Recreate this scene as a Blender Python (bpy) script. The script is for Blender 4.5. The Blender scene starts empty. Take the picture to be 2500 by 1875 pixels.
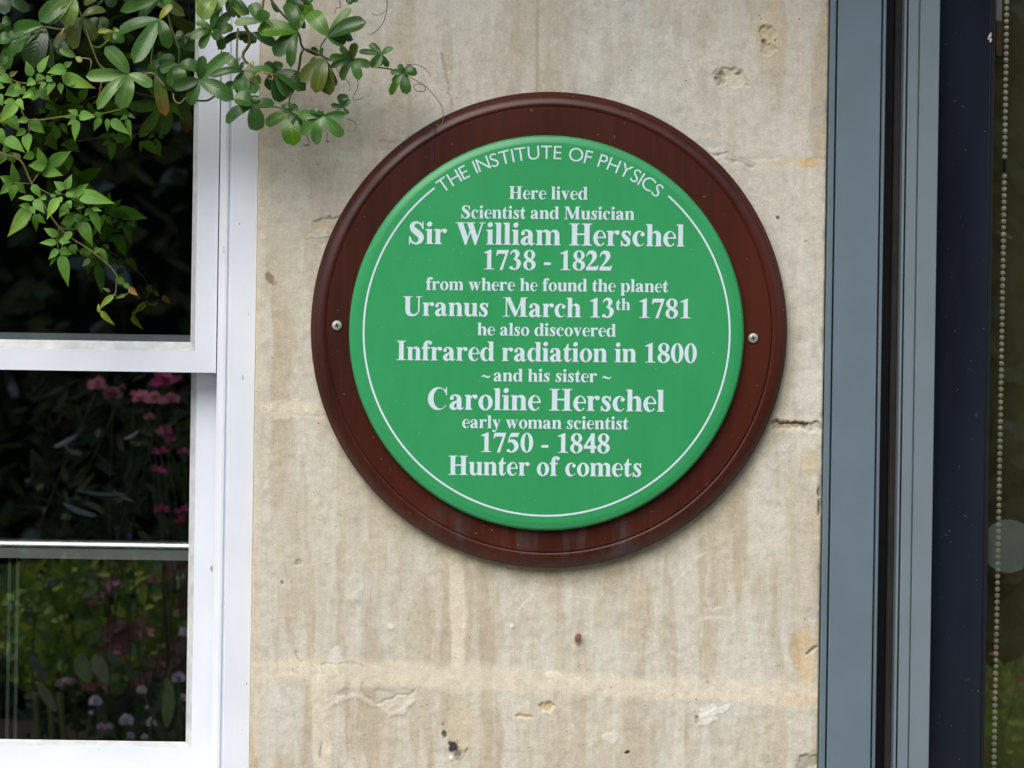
import bpy, math, random
import numpy as np
from mathutils import Vector, Matrix

random.seed(7)
R = math.radians
sc = bpy.context.scene
C = sc.collection

# ------------------------------------------------------------------ camera
D = 3.0            # metres from the lens to the wall face (y = 0)
ZC = 1.60          # lens height
S = 0.0005         # metres per photo pixel (2500 wide) on the wall face
TH = R(0.87)       # the photographer held the camera slightly tilted
cam = bpy.data.cameras.new("camera")
cam.sensor_width = 36.0
cam.lens = 36.0 * D / (2500 * S)
cam.clip_start = 0.05
cam.clip_end = 200
cam.dof.use_dof = True
cam.dof.focus_distance = D
cam.dof.aperture_fstop = 8.5
camo = bpy.data.objects.new("camera", cam)
C.objects.link(camo)
ct, st = math.cos(TH), math.sin(TH)
camo.matrix_world = Matrix(((ct, -st, 0, 0), (0, 0, -1, -D), (st, ct, 0, ZC), (0, 0, 0, 1)))
sc.camera = camo

# ------------------------------------------------------------------ light
SUN_EL, SUN_AZ = 50, -28       # azimuth measured from straight out of the wall (-Y), negative to the left
w = bpy.data.worlds.new("World")
sc.world = w
w.use_nodes = True
nt = w.node_tree
sky = nt.nodes.new('ShaderNodeTexSky')
sky.sky_type = 'NISHITA'
sky.sun_disc = False
sky.sun_elevation = R(SUN_EL)
sky.sun_rotation = R(180 - SUN_AZ)
sky.air_density = 1.0
sky.dust_density = 3.0
nt.links.new(sky.outputs[0], nt.nodes['Background'].inputs[0])
nt.nodes['Background'].inputs[1].default_value = 0.15
sun = bpy.data.lights.new("sun", 'SUN')
sun.energy = 1.5
sun.angle = R(55)
sun.color = (1.0, 0.95, 0.87)
suno = bpy.data.objects.new("sun", sun)
C.objects.link(suno)
sd = Vector((math.cos(R(SUN_EL)) * math.sin(R(SUN_AZ)), -math.cos(R(SUN_EL)) * math.cos(R(SUN_AZ)), math.sin(R(SUN_EL))))
suno.rotation_euler = sd.to_track_quat('Z', 'Y').to_euler()
suno.location = sd * 20
sc.view_settings.view_transform = 'Standard'
sc.view_settings.look = 'None'
sc.view_settings.exposure = 0.75
sc.view_settings.gamma = 1
sc.cycles.max_bounces = 8
sc.cycles.transparent_max_bounces = 12

# ------------------------------------------------------------------ helpers
def P(px, py, y=0.0):
    """photo pixel (2500 wide) -> a point at depth y"""
    k = (D + y) / D
    u = (px - 1250) * S * k
    v = (937.5 - py) * S * k
    return Vector((u * ct - v * st, y, ZC + u * st + v * ct))

def X(px, py=900, y=0.0):
    return P(px, py, y).x

def Zp(py, px=250, y=0.0):
    return P(px, py, y).z

def mirrored(px, py, p, yg):
    """real place, p metres in front of the glass at yg, of what shows at px,py as a reflection"""
    q = P(px, py, yg + p)
    return Vector((q.x, yg - p, q.z))

def tag(o, label=None, cat=None, group=None, kind=None):
    if label: o['label'] = label
    if cat: o['category'] = cat
    if group: o['group'] = group
    if kind: o['kind'] = kind
    return o

ORG = {}
def thing(name, loc, label, cat, group=None):
    o = bpy.data.objects.new(name, None)
    o.empty_display_size = 0.05
    C.objects.link(o)
    o.location = loc
    ORG[o.name] = Vector(loc)
    return tag(o, label, cat, group)

class MB:
    def __init__(s):
        s.v, s.f, s.uv, s.col = [], [], [], []
        s.cur = (1, 1, 1)
    def add(s, vs, fs, uvs=None, cols=None):
        b = len(s.v)
        s.v += [tuple(a) for a in vs]
        s.f += [tuple(i + b for i in f) for f in fs]
        s.uv += uvs if uvs else [(0.5, 0.5)] * len(vs)
        s.col += cols if cols else [s.cur] * len(vs)
    def box(s, x0, x1, y0, y1, z0, z1, c=0.0):
        if x0 > x1: x0, x1 = x1, x0
        if y0 > y1: y0, y1 = y1, y0
        if z0 > z1: z0, z1 = z1, z0
        if c <= 0:
            vs = [(x, y, z) for z in (z0, z1) for y in (y0, y1) for x in (x0, x1)]
            fs = [(0, 2, 3, 1), (4, 5, 7, 6), (0, 1, 5, 4), (2, 6, 7, 3), (0, 4, 6, 2), (1, 3, 7, 5)]
            s.add(vs, fs)
        else:      # front edges (towards -Y) chamfered
            vs = [(x0 + c, y0, z0 + c), (x1 - c, y0, z0 + c), (x1 - c, y0, z1 - c), (x0 + c, y0, z1 - c),
                  (x0, y0 + c, z0), (x1, y0 + c, z0), (x1, y0 + c, z1), (x0, y0 + c, z1),
                  (x0, y1, z0), (x1, y1, z0), (x1, y1, z1), (x0, y1, z1)]
            fs = [(0, 1, 2, 3), (0, 4, 5, 1), (1, 5, 6, 2), (2, 6, 7, 3), (3, 7, 4, 0),
                  (4, 8, 9, 5), (5, 9, 10, 6), (6, 10, 11, 7), (7, 11, 8, 4), (8, 11, 10, 9)]
            s.add(vs, fs)
    def prof_z(s, pts, z0, z1):
        """closed (x, y) profile extruded up z"""
        n = len(pts)
        vs = [(x, y, z0) for x, y in pts] + [(x, y, z1) for x, y in pts]
        fs = [(i, (i + 1) % n, n + (i + 1) % n, n + i) for i in range(n)]
        fs += [tuple(range(n))[::-1], tuple(range(n, 2 * n))]
        s.add(vs, fs)
    def prof_x(s, pts, x0, x1):
        """closed (y, z) profile extruded along x"""
        n = len(pts)
        vs = [(x0, y, z) for y, z in pts] + [(x1, y, z) for y, z in pts]
        fs = [(i, (i + 1) % n, n + (i + 1) % n, n + i) for i in range(n)]
        fs += [tuple(range(n))[::-1], tuple(range(n, 2 * n))]
        s.add(vs, fs)
    def tube(s, pts, r0, r1=None, n=6, smooth=4):
        if r1 is None: r1 = r0
        pts = crom([Vector(p) for p in pts], smooth)
        m = len(pts)
        vs = []
        prev = None
        for i, p in enumerate(pts):
            t = (pts[min(i + 1, m - 1)] - pts[max(i - 1, 0)])
            if t.length < 1e-9: t = Vector((0, 0, 1))
            t.normalize()
            a = prev if prev else (Vector((0.3, 0.9, 0.2)) if abs(t.y) < 0.8 else Vector((1, 0, 0)))
            a = (a - t * a.dot(t)).normalized()
            prev = a
            b = t.cross(a)
            r = r0 + (r1 - r0) * i / max(1, m - 1)
            for k in range(n):
                an = 2 * math.pi * k / n
                vs.append(p + a * (math.cos(an) * r) + b * (math.sin(an) * r))
        fs = [(i * n + k, i * n + (k + 1) % n, (i + 1) * n + (k + 1) % n, (i + 1) * n + k) for i in range(m - 1) for k in range(n)]
        fs += [tuple(range(n))[::-1], tuple(range((m - 1) * n, m * n))]
        s.add(vs, fs)
    def ball(s, c, rx, ry=None, rz=None, nu=12, nv=8):
        ry = rx if ry is None else ry
        rz = rx if rz is None else rz
        vs = [(c[0], c[1], c[2] + rz)]
        for j in range(1, nv):
            a = math.pi * j / nv
            for i in range(nu):
                b = 2 * math.pi * i / nu
                vs.append((c[0] + rx * math.sin(a) * math.cos(b), c[1] + ry * math.sin(a) * math.sin(b), c[2] + rz * math.cos(a)))
        vs.append((c[0], c[1], c[2] - rz))
        fs = [(0, 1 + i, 1 + (i + 1) % nu) for i in range(nu)]
        for j in range(nv - 2):
            for i in range(nu):
                a = 1 + j * nu
                fs.append((a + i, a + nu + i, a + nu + (i + 1) % nu, a + (i + 1) % nu))
        l = len(vs) - 1
        a = 1 + (nv - 2) * nu
        fs += [(l, a + (i + 1) % nu, a + i) for i in range(nu)]
        s.add(vs, fs)
    def lathe_y(s, c, prof, n=128):
        """(radius, y) profile turned about an axis along Y"""
        m = len(prof)
        vs = []
        for i in range(n):
            a = 2 * math.pi * i / n
            for r, y in prof:
                vs.append((c[0] + r * math.sin(a), y, c[2] + r * math.cos(a)))
        fs = []
        for i in range(n):
            j = (i + 1) % n
            for k in range(m - 1):
                if prof[k][0] < 1e-9 and prof[k + 1][0] < 1e-9: continue
                fs.append((i * m + k, j * m + k, j * m + k + 1, i * m + k + 1))
        s.add(vs, fs)
    def build(s, name, mat, parent=None, smooth=False, auto=None):
        me = bpy.data.meshes.new(name)
        root = parent
        while root is not None and root.parent is not None: root = root.parent
        off = ORG[root.name] if root is not None and root.name in ORG else Vector((0, 0, 0))
        me.from_pydata([(a[0] - off.x, a[1] - off.y, a[2] - off.z) for a in s.v], [], s.f)
        uvl = me.uv_layers.new(name="UVMap")
        li = np.empty(len(me.loops), dtype=np.int32)
        me.loops.foreach_get("vertex_index", li)
        uvl.data.foreach_set("uv", np.array(s.uv, dtype=np.float32)[li].ravel())
        ca = me.color_attributes.new("col", 'FLOAT_COLOR', 'POINT')
        cc = np.ones((len(s.v), 4), dtype=np.float32)
        cc[:, :3] = np.array(s.col, dtype=np.float32)
        ca.data.foreach_set("color", cc.ravel())
        me.materials.append(mat)
        if smooth:
            me.polygons.foreach_set("use_smooth", np.ones(len(me.polygons), dtype=bool))
            if auto is not None:
                try: me.set_sharp_from_angle(angle=R(auto))
                except Exception: pass
        me.update()
        o = bpy.data.objects.new(name, me)
        C.objects.link(o)
        if parent is not None: o.parent = parent
        return o

def crom(pts, sub):
    if len(pts) < 3 or sub < 2: return pts
    out = []
    for i in range(len(pts) - 1):
        p0 = pts[max(i - 1, 0)]; p1 = pts[i]; p2 = pts[i + 1]; p3 = pts[min(i + 2, len(pts) - 1)]
        for k in range(sub):
            t = k / sub
            out.append(0.5 * ((2 * p1) + (p2 - p0) * t + (2 * p0 - 5 * p1 + 4 * p2 - p3) * t * t + (3 * p1 - p0 - 3 * p2 + p3) * t ** 3))
    out.append(pts[-1])
    return out

# ------------------------------------------------------------------ materials
def mat(name):
    m = bpy.data.materials.new(name)
    m.use_nodes = True
    return m, m.node_tree, m.node_tree.nodes['Principled BSDF']

def N(nt, kind, **kw):
    n = nt.nodes.new(kind)
    for k, v in kw.items(): setattr(n, k, v)
    return n

def coords(nt, scale=(1, 1, 1)):
    tc = N(nt, 'ShaderNodeTexCoord')
    mp = N(nt, 'ShaderNodeMapping')
    mp.inputs['Scale'].default_value = scale
    nt.links.new(tc.outputs['Object'], mp.inputs['Vector'])
    return mp.outputs[0]

def noise(nt, vec, scale, detail=3, rough=0.5):
    n = N(nt, 'ShaderNodeTexNoise')
    n.inputs['Scale'].default_value = scale
    n.inputs['Detail'].default_value = detail
    n.inputs['Roughness'].default_value = rough
    nt.links.new(vec, n.inputs['Vector'])
    return n.outputs['Fac']

def ramp(nt, fac, a, b, ca=(0, 0, 0, 1), cb=(1, 1, 1, 1)):
    r = N(nt, 'ShaderNodeValToRGB')
    r.color_ramp.elements[0].position = a
    r.color_ramp.elements[1].position = b
    r.color_ramp.elements[0].color = ca
    r.color_ramp.elements[1].color = cb
    nt.links.new(fac, r.inputs[0])
    return r.outputs[0]

def mix(nt, fac, a, b, mode='MIX'):
    m = N(nt, 'ShaderNodeMix', data_type='RGBA', blend_type=mode)
    for s_, v in ((m.inputs[0], fac), (m.inputs[6], a), (m.inputs[7], b)):
        if isinstance(v, (int, float)): s_.default_value = v
        elif isinstance(v, tuple): s_.default_value = (v + (1,))[:4]
        else: nt.links.new(v, s_)
    return m.outputs[2]

def bump(nt, h, strength, dist, bs):
    b = N(nt, 'ShaderNodeBump')
    b.inputs['Strength'].default_value = strength
    b.inputs['Distance'].default_value = dist
    nt.links.new(h, b.inputs['Height'])
    nt.links.new(b.outputs[0], bs.inputs['Normal'])

def simple(name, col, rough=0.5, var=0.08, scale=40, spec=0.5, bumps=0.0, metallic=0.0):
    m, t, b = mat(name)
    v = coords(t)
    f = noise(t, v, scale, 4)
    lo = tuple(c * (1 - var) for c in col); hi = tuple(min(1, c * (1 + var)) for c in col)
    t.links.new(ramp(t, f, 0.3, 0.7, lo + (1,), hi + (1,)), b.inputs['Base Color'])
    b.inputs['Roughness'].default_value = rough
    b.inputs['Specular IOR Level'].default_value = spec
    b.inputs['Metallic'].default_value = metallic
    if bumps: bump(t, noise(t, v, scale * 6, 3), bumps, 0.002, b)
    return m

def stone_mat():
    m, t, b = mat("bath_stone")
    v = coords(t)
    at = N(t, 'ShaderNodeAttribute', attribute_name="col")
    fine = noise(t, v, 520, 3, 0.7)
    mid = noise(t, v, 90, 5, 0.6)
    c = mix(t, 0.55, at.outputs[0], ramp(t, fine, 0.25, 0.75, (0.68, 0.66, 0.62, 1), (1.24, 1.24, 1.22, 1)), 'MULTIPLY')
    c = mix(t, 0.5, c, ramp(t, mid, 0.3, 0.7, (0.80, 0.78, 0.74, 1), (1.16, 1.16, 1.16, 1)), 'MULTIPLY')
    vs = coords(t, (1, 1, 0.12))
    scr = noise(t, vs, 210, 3, 0.6)
    c = mix(t, 0.4, c, ramp(t, scr, 0.3, 0.7, (0.86, 0.85, 0.83, 1), (1.08, 1.08, 1.08, 1)), 'MULTIPLY')
    # dark specks
    sp = noise(t, v, 240, 1, 0.4)
    c = mix(t, ramp(t, sp, 0.76, 0.81), c, (0.12, 0.10, 0.08))
    t.links.new(c, b.inputs['Base Color'])
    b.inputs['Roughness'].default_value = 0.9
    b.inputs['Specular IOR Level'].default_value = 0.2
    add = N(t, 'ShaderNodeMath', operation='ADD')
    t.links.new(fine, add.inputs[0]); t.links.new(mid, add.inputs[1])
    bump(t, add.outputs[0], 0.35, 0.0016, b)
    return m

def white_paint():
    m, t, b = mat("white_gloss_paint")
    v = coords(t)
    c = ramp(t, noise(t, v, 14, 3), 0.3, 0.7, (0.665, 0.715, 0.785, 1), (0.725, 0.77, 0.835, 1))
    d = noise(t, coords(t, (1.07, 1, 0.33)), 127.3, 2, 0.5)
    c = mix(t, ramp(t, d, 0.757, 0.79), c, (0.30, 0.28, 0.25))
    d2 = noise(t, coords(t, (1, 1, 0.25)), 38, 5, 0.7)
    c = mix(t, ramp(t, d2, 0.64, 0.82, (0, 0, 0, 1), (0.35, 0.35, 0.35, 1)), c, (0.48, 0.44, 0.36))
    t.links.new(c, b.inputs['Base Color'])
    b.inputs['Roughness'].default_value = 0.42
    bump(t, noise(t, coords(t, (1, 1, 0.06)), 260, 3), 0.18, 0.0012, b)
    return m

def wood_mat():
    m, t, b = mat("stained_hardwood")
    v = coords(t, (1, 1, 0.05))
    g = noise(t, v, 95, 7, 0.75)
    c = ramp(t, g, 0.25, 0.75, (0.012, 0.0032, 0.0022, 1), (0.058, 0.0115, 0.0055, 1))
    big = noise(t, coords(t, (1, 1, 0.5)), 6, 2)
    c = mix(t, ramp(t, big, 0.35, 0.7, (0, 0, 0, 1), (0.7, 0.7, 0.7, 1)), c, (0.078, 0.0155, 0.0060))
    at = N(t, 'ShaderNodeAttribute', attribute_name="col")
    sep = N(t, 'ShaderNodeSeparateColor')
    t.links.new(at.outputs[0], sep.inputs[0])
    # whitish water marks under the sign (mask in the mesh's attribute, broken up by noise)
    dn = noise(t, coords(t, (1, 1, 0.12)), 75, 4, 0.6)
    dm = N(t, 'ShaderNodeMath', operation='MULTIPLY')
    t.links.new(ramp(t, dn, 0.46, 0.7), dm.inputs[0]); t.links.new(sep.outputs[0], dm.inputs[1])
    c = mix(t, dm.outputs[0], c, (0.064, 0.042, 0.038))
    fl = noise(t, coords(t), 260, 1, 0.4)
    c = mix(t, ramp(t, fl, 0.785, 0.82), c, (0.25, 0.2, 0.17))
    t.links.new(c, b.inputs['Base Color'])
    b.inputs['Roughness'].default_value = 0.36
    b.inputs['Specular IOR Level'].default_value = 0.32
    bump(t, g, 0.12, 0.001, b)
    return m

def leaf_mat(name, rough, spec, veins=(1.5, 1.5, 1.3)):
    m, t, b = mat(name)
    at = N(t, 'ShaderNodeAttribute', attribute_name="col")
    uv = N(t, 'ShaderNodeUVMap')
    sx = N(t, 'ShaderNodeSeparateXYZ')
    t.links.new(uv.outputs[0], sx.inputs[0])
    a = N(t, 'ShaderNodeMath', operation='SUBTRACT'); a.inputs[1].default_value = 0.5
    t.links.new(sx.outputs[1], a.inputs[0])
    ab = N(t, 'ShaderNodeMath', operation='ABSOLUTE'); t.links.new(a.outputs[0], ab.inputs[0])
    rib = ramp(t, ab.outputs[0], 0.015, 0.06, (1, 1, 1, 1), (0, 0, 0, 1))
    # side veins : a wave along  u - 0.6|v|
    k = N(t, 'ShaderNodeMath', operation='MULTIPLY_ADD'); k.inputs[1].default_value = -0.55
    t.links.new(ab.outputs[0], k.inputs[0]); t.links.new(sx.outputs[0], k.inputs[2])
    k2 = N(t, 'ShaderNodeMath', operation='MULTIPLY'); k2.inputs[1].default_value = 58
    t.links.new(k.outputs[0], k2.inputs[0])
    sn = N(t, 'ShaderNodeMath', operation='SINE'); t.links.new(k2.outputs[0], sn.inputs[0])
    sv = ramp(t, sn.outputs[0], 0.75, 1.0)
    nz = noise(t, coords(t), 60, 4, 0.6)
    c = mix(t, 1.0, at.outputs[0], ramp(t, nz, 0.3, 0.7, (0.8, 0.8, 0.8, 1), (1.2, 1.2, 1.2, 1)), 'MULTIPLY')
    lighter = mix(t, 1.0, c, veins, 'MULTIPLY')
    c = mix(t, rib, c, lighter)
    half = N(t, 'ShaderNodeMath', operation='MULTIPLY'); half.inputs[1].default_value = 0.3
    t.links.new(sv, half.inputs[0])
    c = mix(t, half.outputs[0], c, lighter)
    t.links.new(c, b.inputs['Base Color'])
    b.inputs['Roughness'].default_value = rough
    b.inputs['Specular IOR Level'].default_value = spec
    bump(t, sn.outputs[0], 0.12, 0.0008, b)
    tr = N(t, 'ShaderNodeBsdfTranslucent')
    t.links.new(mix(t, 1.0, c, (1.3, 1.5, 0.7), 'MULTIPLY'), tr.inputs[0])
    ms = N(t, 'ShaderNodeMixShader'); ms.inputs[0].default_value = 0.22
    t.links.new(b.outputs[0], ms.inputs[1]); t.links.new(tr.outputs[0], ms.inputs[2])
    t.links.new(ms.outputs[0], t.nodes['Material Output'].inputs[0])
    return m

def glass_mat(name, refl, tint):
    m, t, b = mat(name)
    t.nodes.remove(b)
    tr = N(t, 'ShaderNodeBsdfTransparent'); tr.inputs[0].default_value = tint + (1,)
    gl = N(t, 'ShaderNodeBsdfGlossy'); gl.inputs['Roughness'].default_value = 0.0
    gl.inputs[0].default_value = (0.95, 1.0, 0.97, 1)
    bp = N(t, 'ShaderNodeBump'); bp.inputs['Strength'].default_value = 0.02; bp.inputs['Distance'].default_value = 0.002
    t.links.new(noise(t, coords(t), 5, 1), bp.inputs['Height'])
    t.links.new(bp.outputs[0], gl.inputs['Normal'])
    lw = N(t, 'ShaderNodeFresnel'); lw.inputs[0].default_value = 1.5
    ad = N(t, 'ShaderNodeMath', operation='ADD', use_clamp=True); ad.inputs[1].default_value = refl - 0.04
    t.links.new(lw.outputs[0], ad.inputs[0])
    ms = N(t, 'ShaderNodeMixShader')
    t.links.new(ad.outputs[0], ms.inputs[0])
    t.links.new(tr.outputs[0], ms.inputs[1]); t.links.new(gl.outputs[0], ms.inputs[2])
    t.links.new(ms.outputs[0], t.nodes['Material Output'].inputs[0])
    return m

def colattr(name, rough=0.6, spec=0.4):
    m, t, b = mat(name)
    at = N(t, 'ShaderNodeAttribute', attribute_name="col")
    nz = noise(t, coords(t), 70, 3, 0.6)
    c = mix(t, 1.0, at.outputs[0], ramp(t, nz, 0.3, 0.7, (0.82, 0.82, 0.82, 1), (1.15, 1.15, 1.15, 1)), 'MULTIPLY')
    t.links.new(c, b.inputs['Base Color'])
    b.inputs['Roughness'].default_value = rough
    b.inputs['Specular IOR Level'].default_value = spec
    return m

def dusty_panel():
    m, t, b = mat("dark_glazed_panel")
    v = coords(t)
    c = ramp(t, noise(t, coords(t, (1, 1, 0.2)), 9, 4), 0.3, 0.75, (0.008, 0.0105, 0.018, 1), (0.017, 0.023, 0.037, 1))
    d = noise(t, v, 95, 1, 0.4)
    c = mix(t, ramp(t, d, 0.74, 0.90, (0, 0, 0, 1), (0.3, 0.3, 0.3, 1)), c, (0.16, 0.17, 0.18))
    d2 = noise(t, v, 330, 1, 0.3)
    c = mix(t, ramp(t, d2, 0.79, 0.84, (0, 0, 0, 1), (0.5, 0.5, 0.5, 1)), c, (0.22, 0.23, 0.23))
    t.links.new(c, b.inputs['Base Color'])
    b.inputs['Roughness'].default_value = 0.12
    b.inputs['Specular IOR Level'].default_value = 0.5
    return m

M_STONE = stone_mat()
M_WHITE = white_paint()
M_WOOD = wood_mat()
M_CRACK = simple("dark_joint", (0.006, 0.004, 0.004), 0.9)
def enamel():
    m, t, b = mat("green_enamel")
    c = ramp(t, noise(t, coords(t, (1, 1, 0.35)), 16, 5, 0.6), 0.3, 0.7, (0.033, 0.283, 0.097, 1), (0.039, 0.315, 0.112, 1))
    c = mix(t, ramp(t, noise(t, coords(t), 320, 1, 0.4), 0.77, 0.82, (0, 0, 0, 1), (0.6, 0.6, 0.6, 1)), c, (0.20, 0.42, 0.25))
    c = mix(t, ramp(t, noise(t, coords(t, (1, 1, 0.08)), 70, 3, 0.6), 0.60, 0.9, (0, 0, 0, 1), (0.14, 0.14, 0.14, 1)), c, (0.10, 0.36, 0.17))
    t.links.new(c, b.inputs['Base Color'])
    t.links.new(ramp(t, noise(t, coords(t), 9, 3), 0.25, 0.75, (0.17, 0.17, 0.17, 1), (0.26, 0.26, 0.26, 1)), b.inputs['Roughness'])
    b.inputs['Specular IOR Level'].default_value = 0.36
    bump(t, noise(t, coords(t), 9, 2), 0.05, 0.004, b)
    return m
M_GREEN = enamel()
M_LETTER = simple("pale_lettering", (0.55, 0.70, 0.75), 0.5, 0.03, 60)
M_ALU = simple("grey_powder_coat", (0.118, 0.168, 0.200), 0.45, 0.04, 20, 0.45, 0.03)
M_ALU2 = simple("grey_powder_coat_sash", (0.150, 0.195, 0.222), 0.42, 0.04, 20, 0.45, 0.03)
M_SEAL = simple("black_rubber", (0.008, 0.008, 0.010), 0.6, 0.1, 40, 0.25)
M_SEAL2 = simple("dusty_rubber", (0.024, 0.023, 0.022), 0.7, 0.25, 40, 0.25)
M_NAVY = dusty_panel()
M_PUTTY = simple("shaded_weathered_putty", (0.50, 0.53, 0.53), 0.6, 0.16, 60)  # grey carries bevel shade painted in, plus grime on the rail ledge
M_STEEL = simple("stainless_screw", (0.42, 0.42, 0.37), 0.4, 0.2, 200, 0.5, 0, 0.25)
M_GLASS = glass_mat("window_glass", 0.25, (0.93, 0.95, 0.93))
M_DGLASS = glass_mat("door_glass", 0.20, (0.97, 0.98, 0.95))
M_PLEAF = leaf_mat("glossy_palmate_leaf", 0.30, 0.5)
M_JLEAF = leaf_mat("soft_pinnate_leaf", 0.55, 0.35, (1.25, 1.25, 1.1))
M_STEM = colattr("vine_stem", 0.6)
M_PLANT = colattr("garden_foliage", 0.7, 0.15)
M_PETAL = colattr("petals", 0.7)
M_HEDGE = colattr("hedge_leaf", 0.75, 0.15)
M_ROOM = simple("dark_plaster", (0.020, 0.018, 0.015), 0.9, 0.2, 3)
M_PAVE = simple("paving", (0.44, 0.41, 0.35), 0.85, 0.2, 3, 0.3, 0.3)
M_SOIL = simple("soil", (0.05, 0.035, 0.022), 0.95, 0.4, 12, 0.2, 0.5)
M_BEAD = simple("ivory_bead", (1.0, 1.0, 0.78), 0.2, 0.05, 100)
M_CORD = simple("chain_cord", (0.10, 0.11, 0.10), 0.6, 0.1, 100)
M_RAIL = simple("brushed_rail", (0.80, 0.86, 0.84), 0.25, 0.05, 20)
M_CAP = simple('polished_cap', (0.74, 0.78, 0.80), 0.2, 0.02, 20, 0.5, 0, 0.9)
M_UPR = simple('green_edge_glass', (0.20, 0.30, 0.23), 0.3, 0.1, 20)
M_TAN = simple("tan_matt", (0.32, 0.2, 0.1), 0.6, 0.2, 60)
M_SNAIL = simple("snail_shell", (0.24, 0.115, 0.085), 0.3, 0.4, 300, 0.5)
M_SHELLLIP = simple("snail_shell_lip", (0.55, 0.42, 0.34), 0.3, 0.2, 300, 0.5)
M_DUST = simple("bird_dropping", (0.55, 0.55, 0.5), 0.8, 0.2, 300)

def frosted():
    m, t, b = mat("frosted_film")
    t.nodes.remove(b)
    tr = N(t, 'ShaderNodeBsdfTransparent'); tr.inputs[0].default_value = (0.8, 0.85, 0.8, 1)
    df = N(t, 'ShaderNodeBsdfDiffuse'); df.inputs[0].default_value = (0.30, 0.35, 0.34, 1)
    ms = N(t, 'ShaderNodeMixShader'); ms.inputs[0].default_value = 0.13
    t.links.new(tr.outputs[0], ms.inputs[1]); t.links.new(df.outputs[0], ms.inputs[2])
    t.links.new(ms.outputs[0], t.nodes['Material Output'].inputs[0])
    return m
M_FROST = frosted()

# ------------------------------------------------------------------ numpy value noise
_rng = np.random.default_rng(11)
_LAT = _rng.random((256, 256))
def vn(x, y, seed=0):
    x = x + seed * 37.13; y = y + seed * 91.7
    xi = np.floor(x).astype(int); yi = np.floor(y).astype(int)
    fx = x - xi; fy = y - yi
    fx = fx * fx * (3 - 2 * fx); fy = fy * fy * (3 - 2 * fy)
    a = _LAT[xi & 255, yi & 255]; b = _LAT[(xi + 1) & 255, yi & 255]
    c = _LAT[xi & 255, (yi + 1) & 255]; d = _LAT[(xi + 1) & 255, (yi + 1) & 255]
    return (a * (1 - fx) + b * fx) * (1 - fy) + (c * (1 - fx) + d * fx) * fy
def fbm(x, y, seed=0, o=4):
    s_, a, t = 0, 1.0, 0
    for i in range(o):
        s_ = s_ + a * vn(x * 2 ** i, y * 2 ** i, seed + i * 3); t += a; a *= 0.5
    return s_ / t
def sst(a, b, x):
    t = np.clip((x - a) / (b - a), 0, 1)
    return t * t * (3 - 2 * t)

# ------------------------------------------------------------------ ground, room
g = MB(); g.box(-14, 14, -14, 4.2, -0.10, 0.0)
tag(g.build("ground", M_SOIL), kind='structure')
g = MB(); g.box(-4, 4, -1.70, -0.0, 0.002, 0.03, 0.004)
tag(g.build("pavement", M_PAVE), kind='structure')

XL, XR = X(622), X(2011)               # stone pier between window and door
WL = XL - 0.96                         # left jamb of the window
DR = XR + 1.30                         # right jamb of the door
WZ0, WZ1 = Zp(1960), Zp(-1050)         # window sill top / head
DZ1 = 2.45
WALL_TOP = 3.1
THK = 0.16

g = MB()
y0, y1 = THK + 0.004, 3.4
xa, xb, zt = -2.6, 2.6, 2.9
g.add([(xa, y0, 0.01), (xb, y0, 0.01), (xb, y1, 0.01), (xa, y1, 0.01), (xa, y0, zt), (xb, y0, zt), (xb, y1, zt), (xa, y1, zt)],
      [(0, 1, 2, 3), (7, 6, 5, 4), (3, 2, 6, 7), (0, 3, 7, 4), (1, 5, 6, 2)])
tag(g.build("interior_room", M_ROOM), kind='structure')

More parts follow.
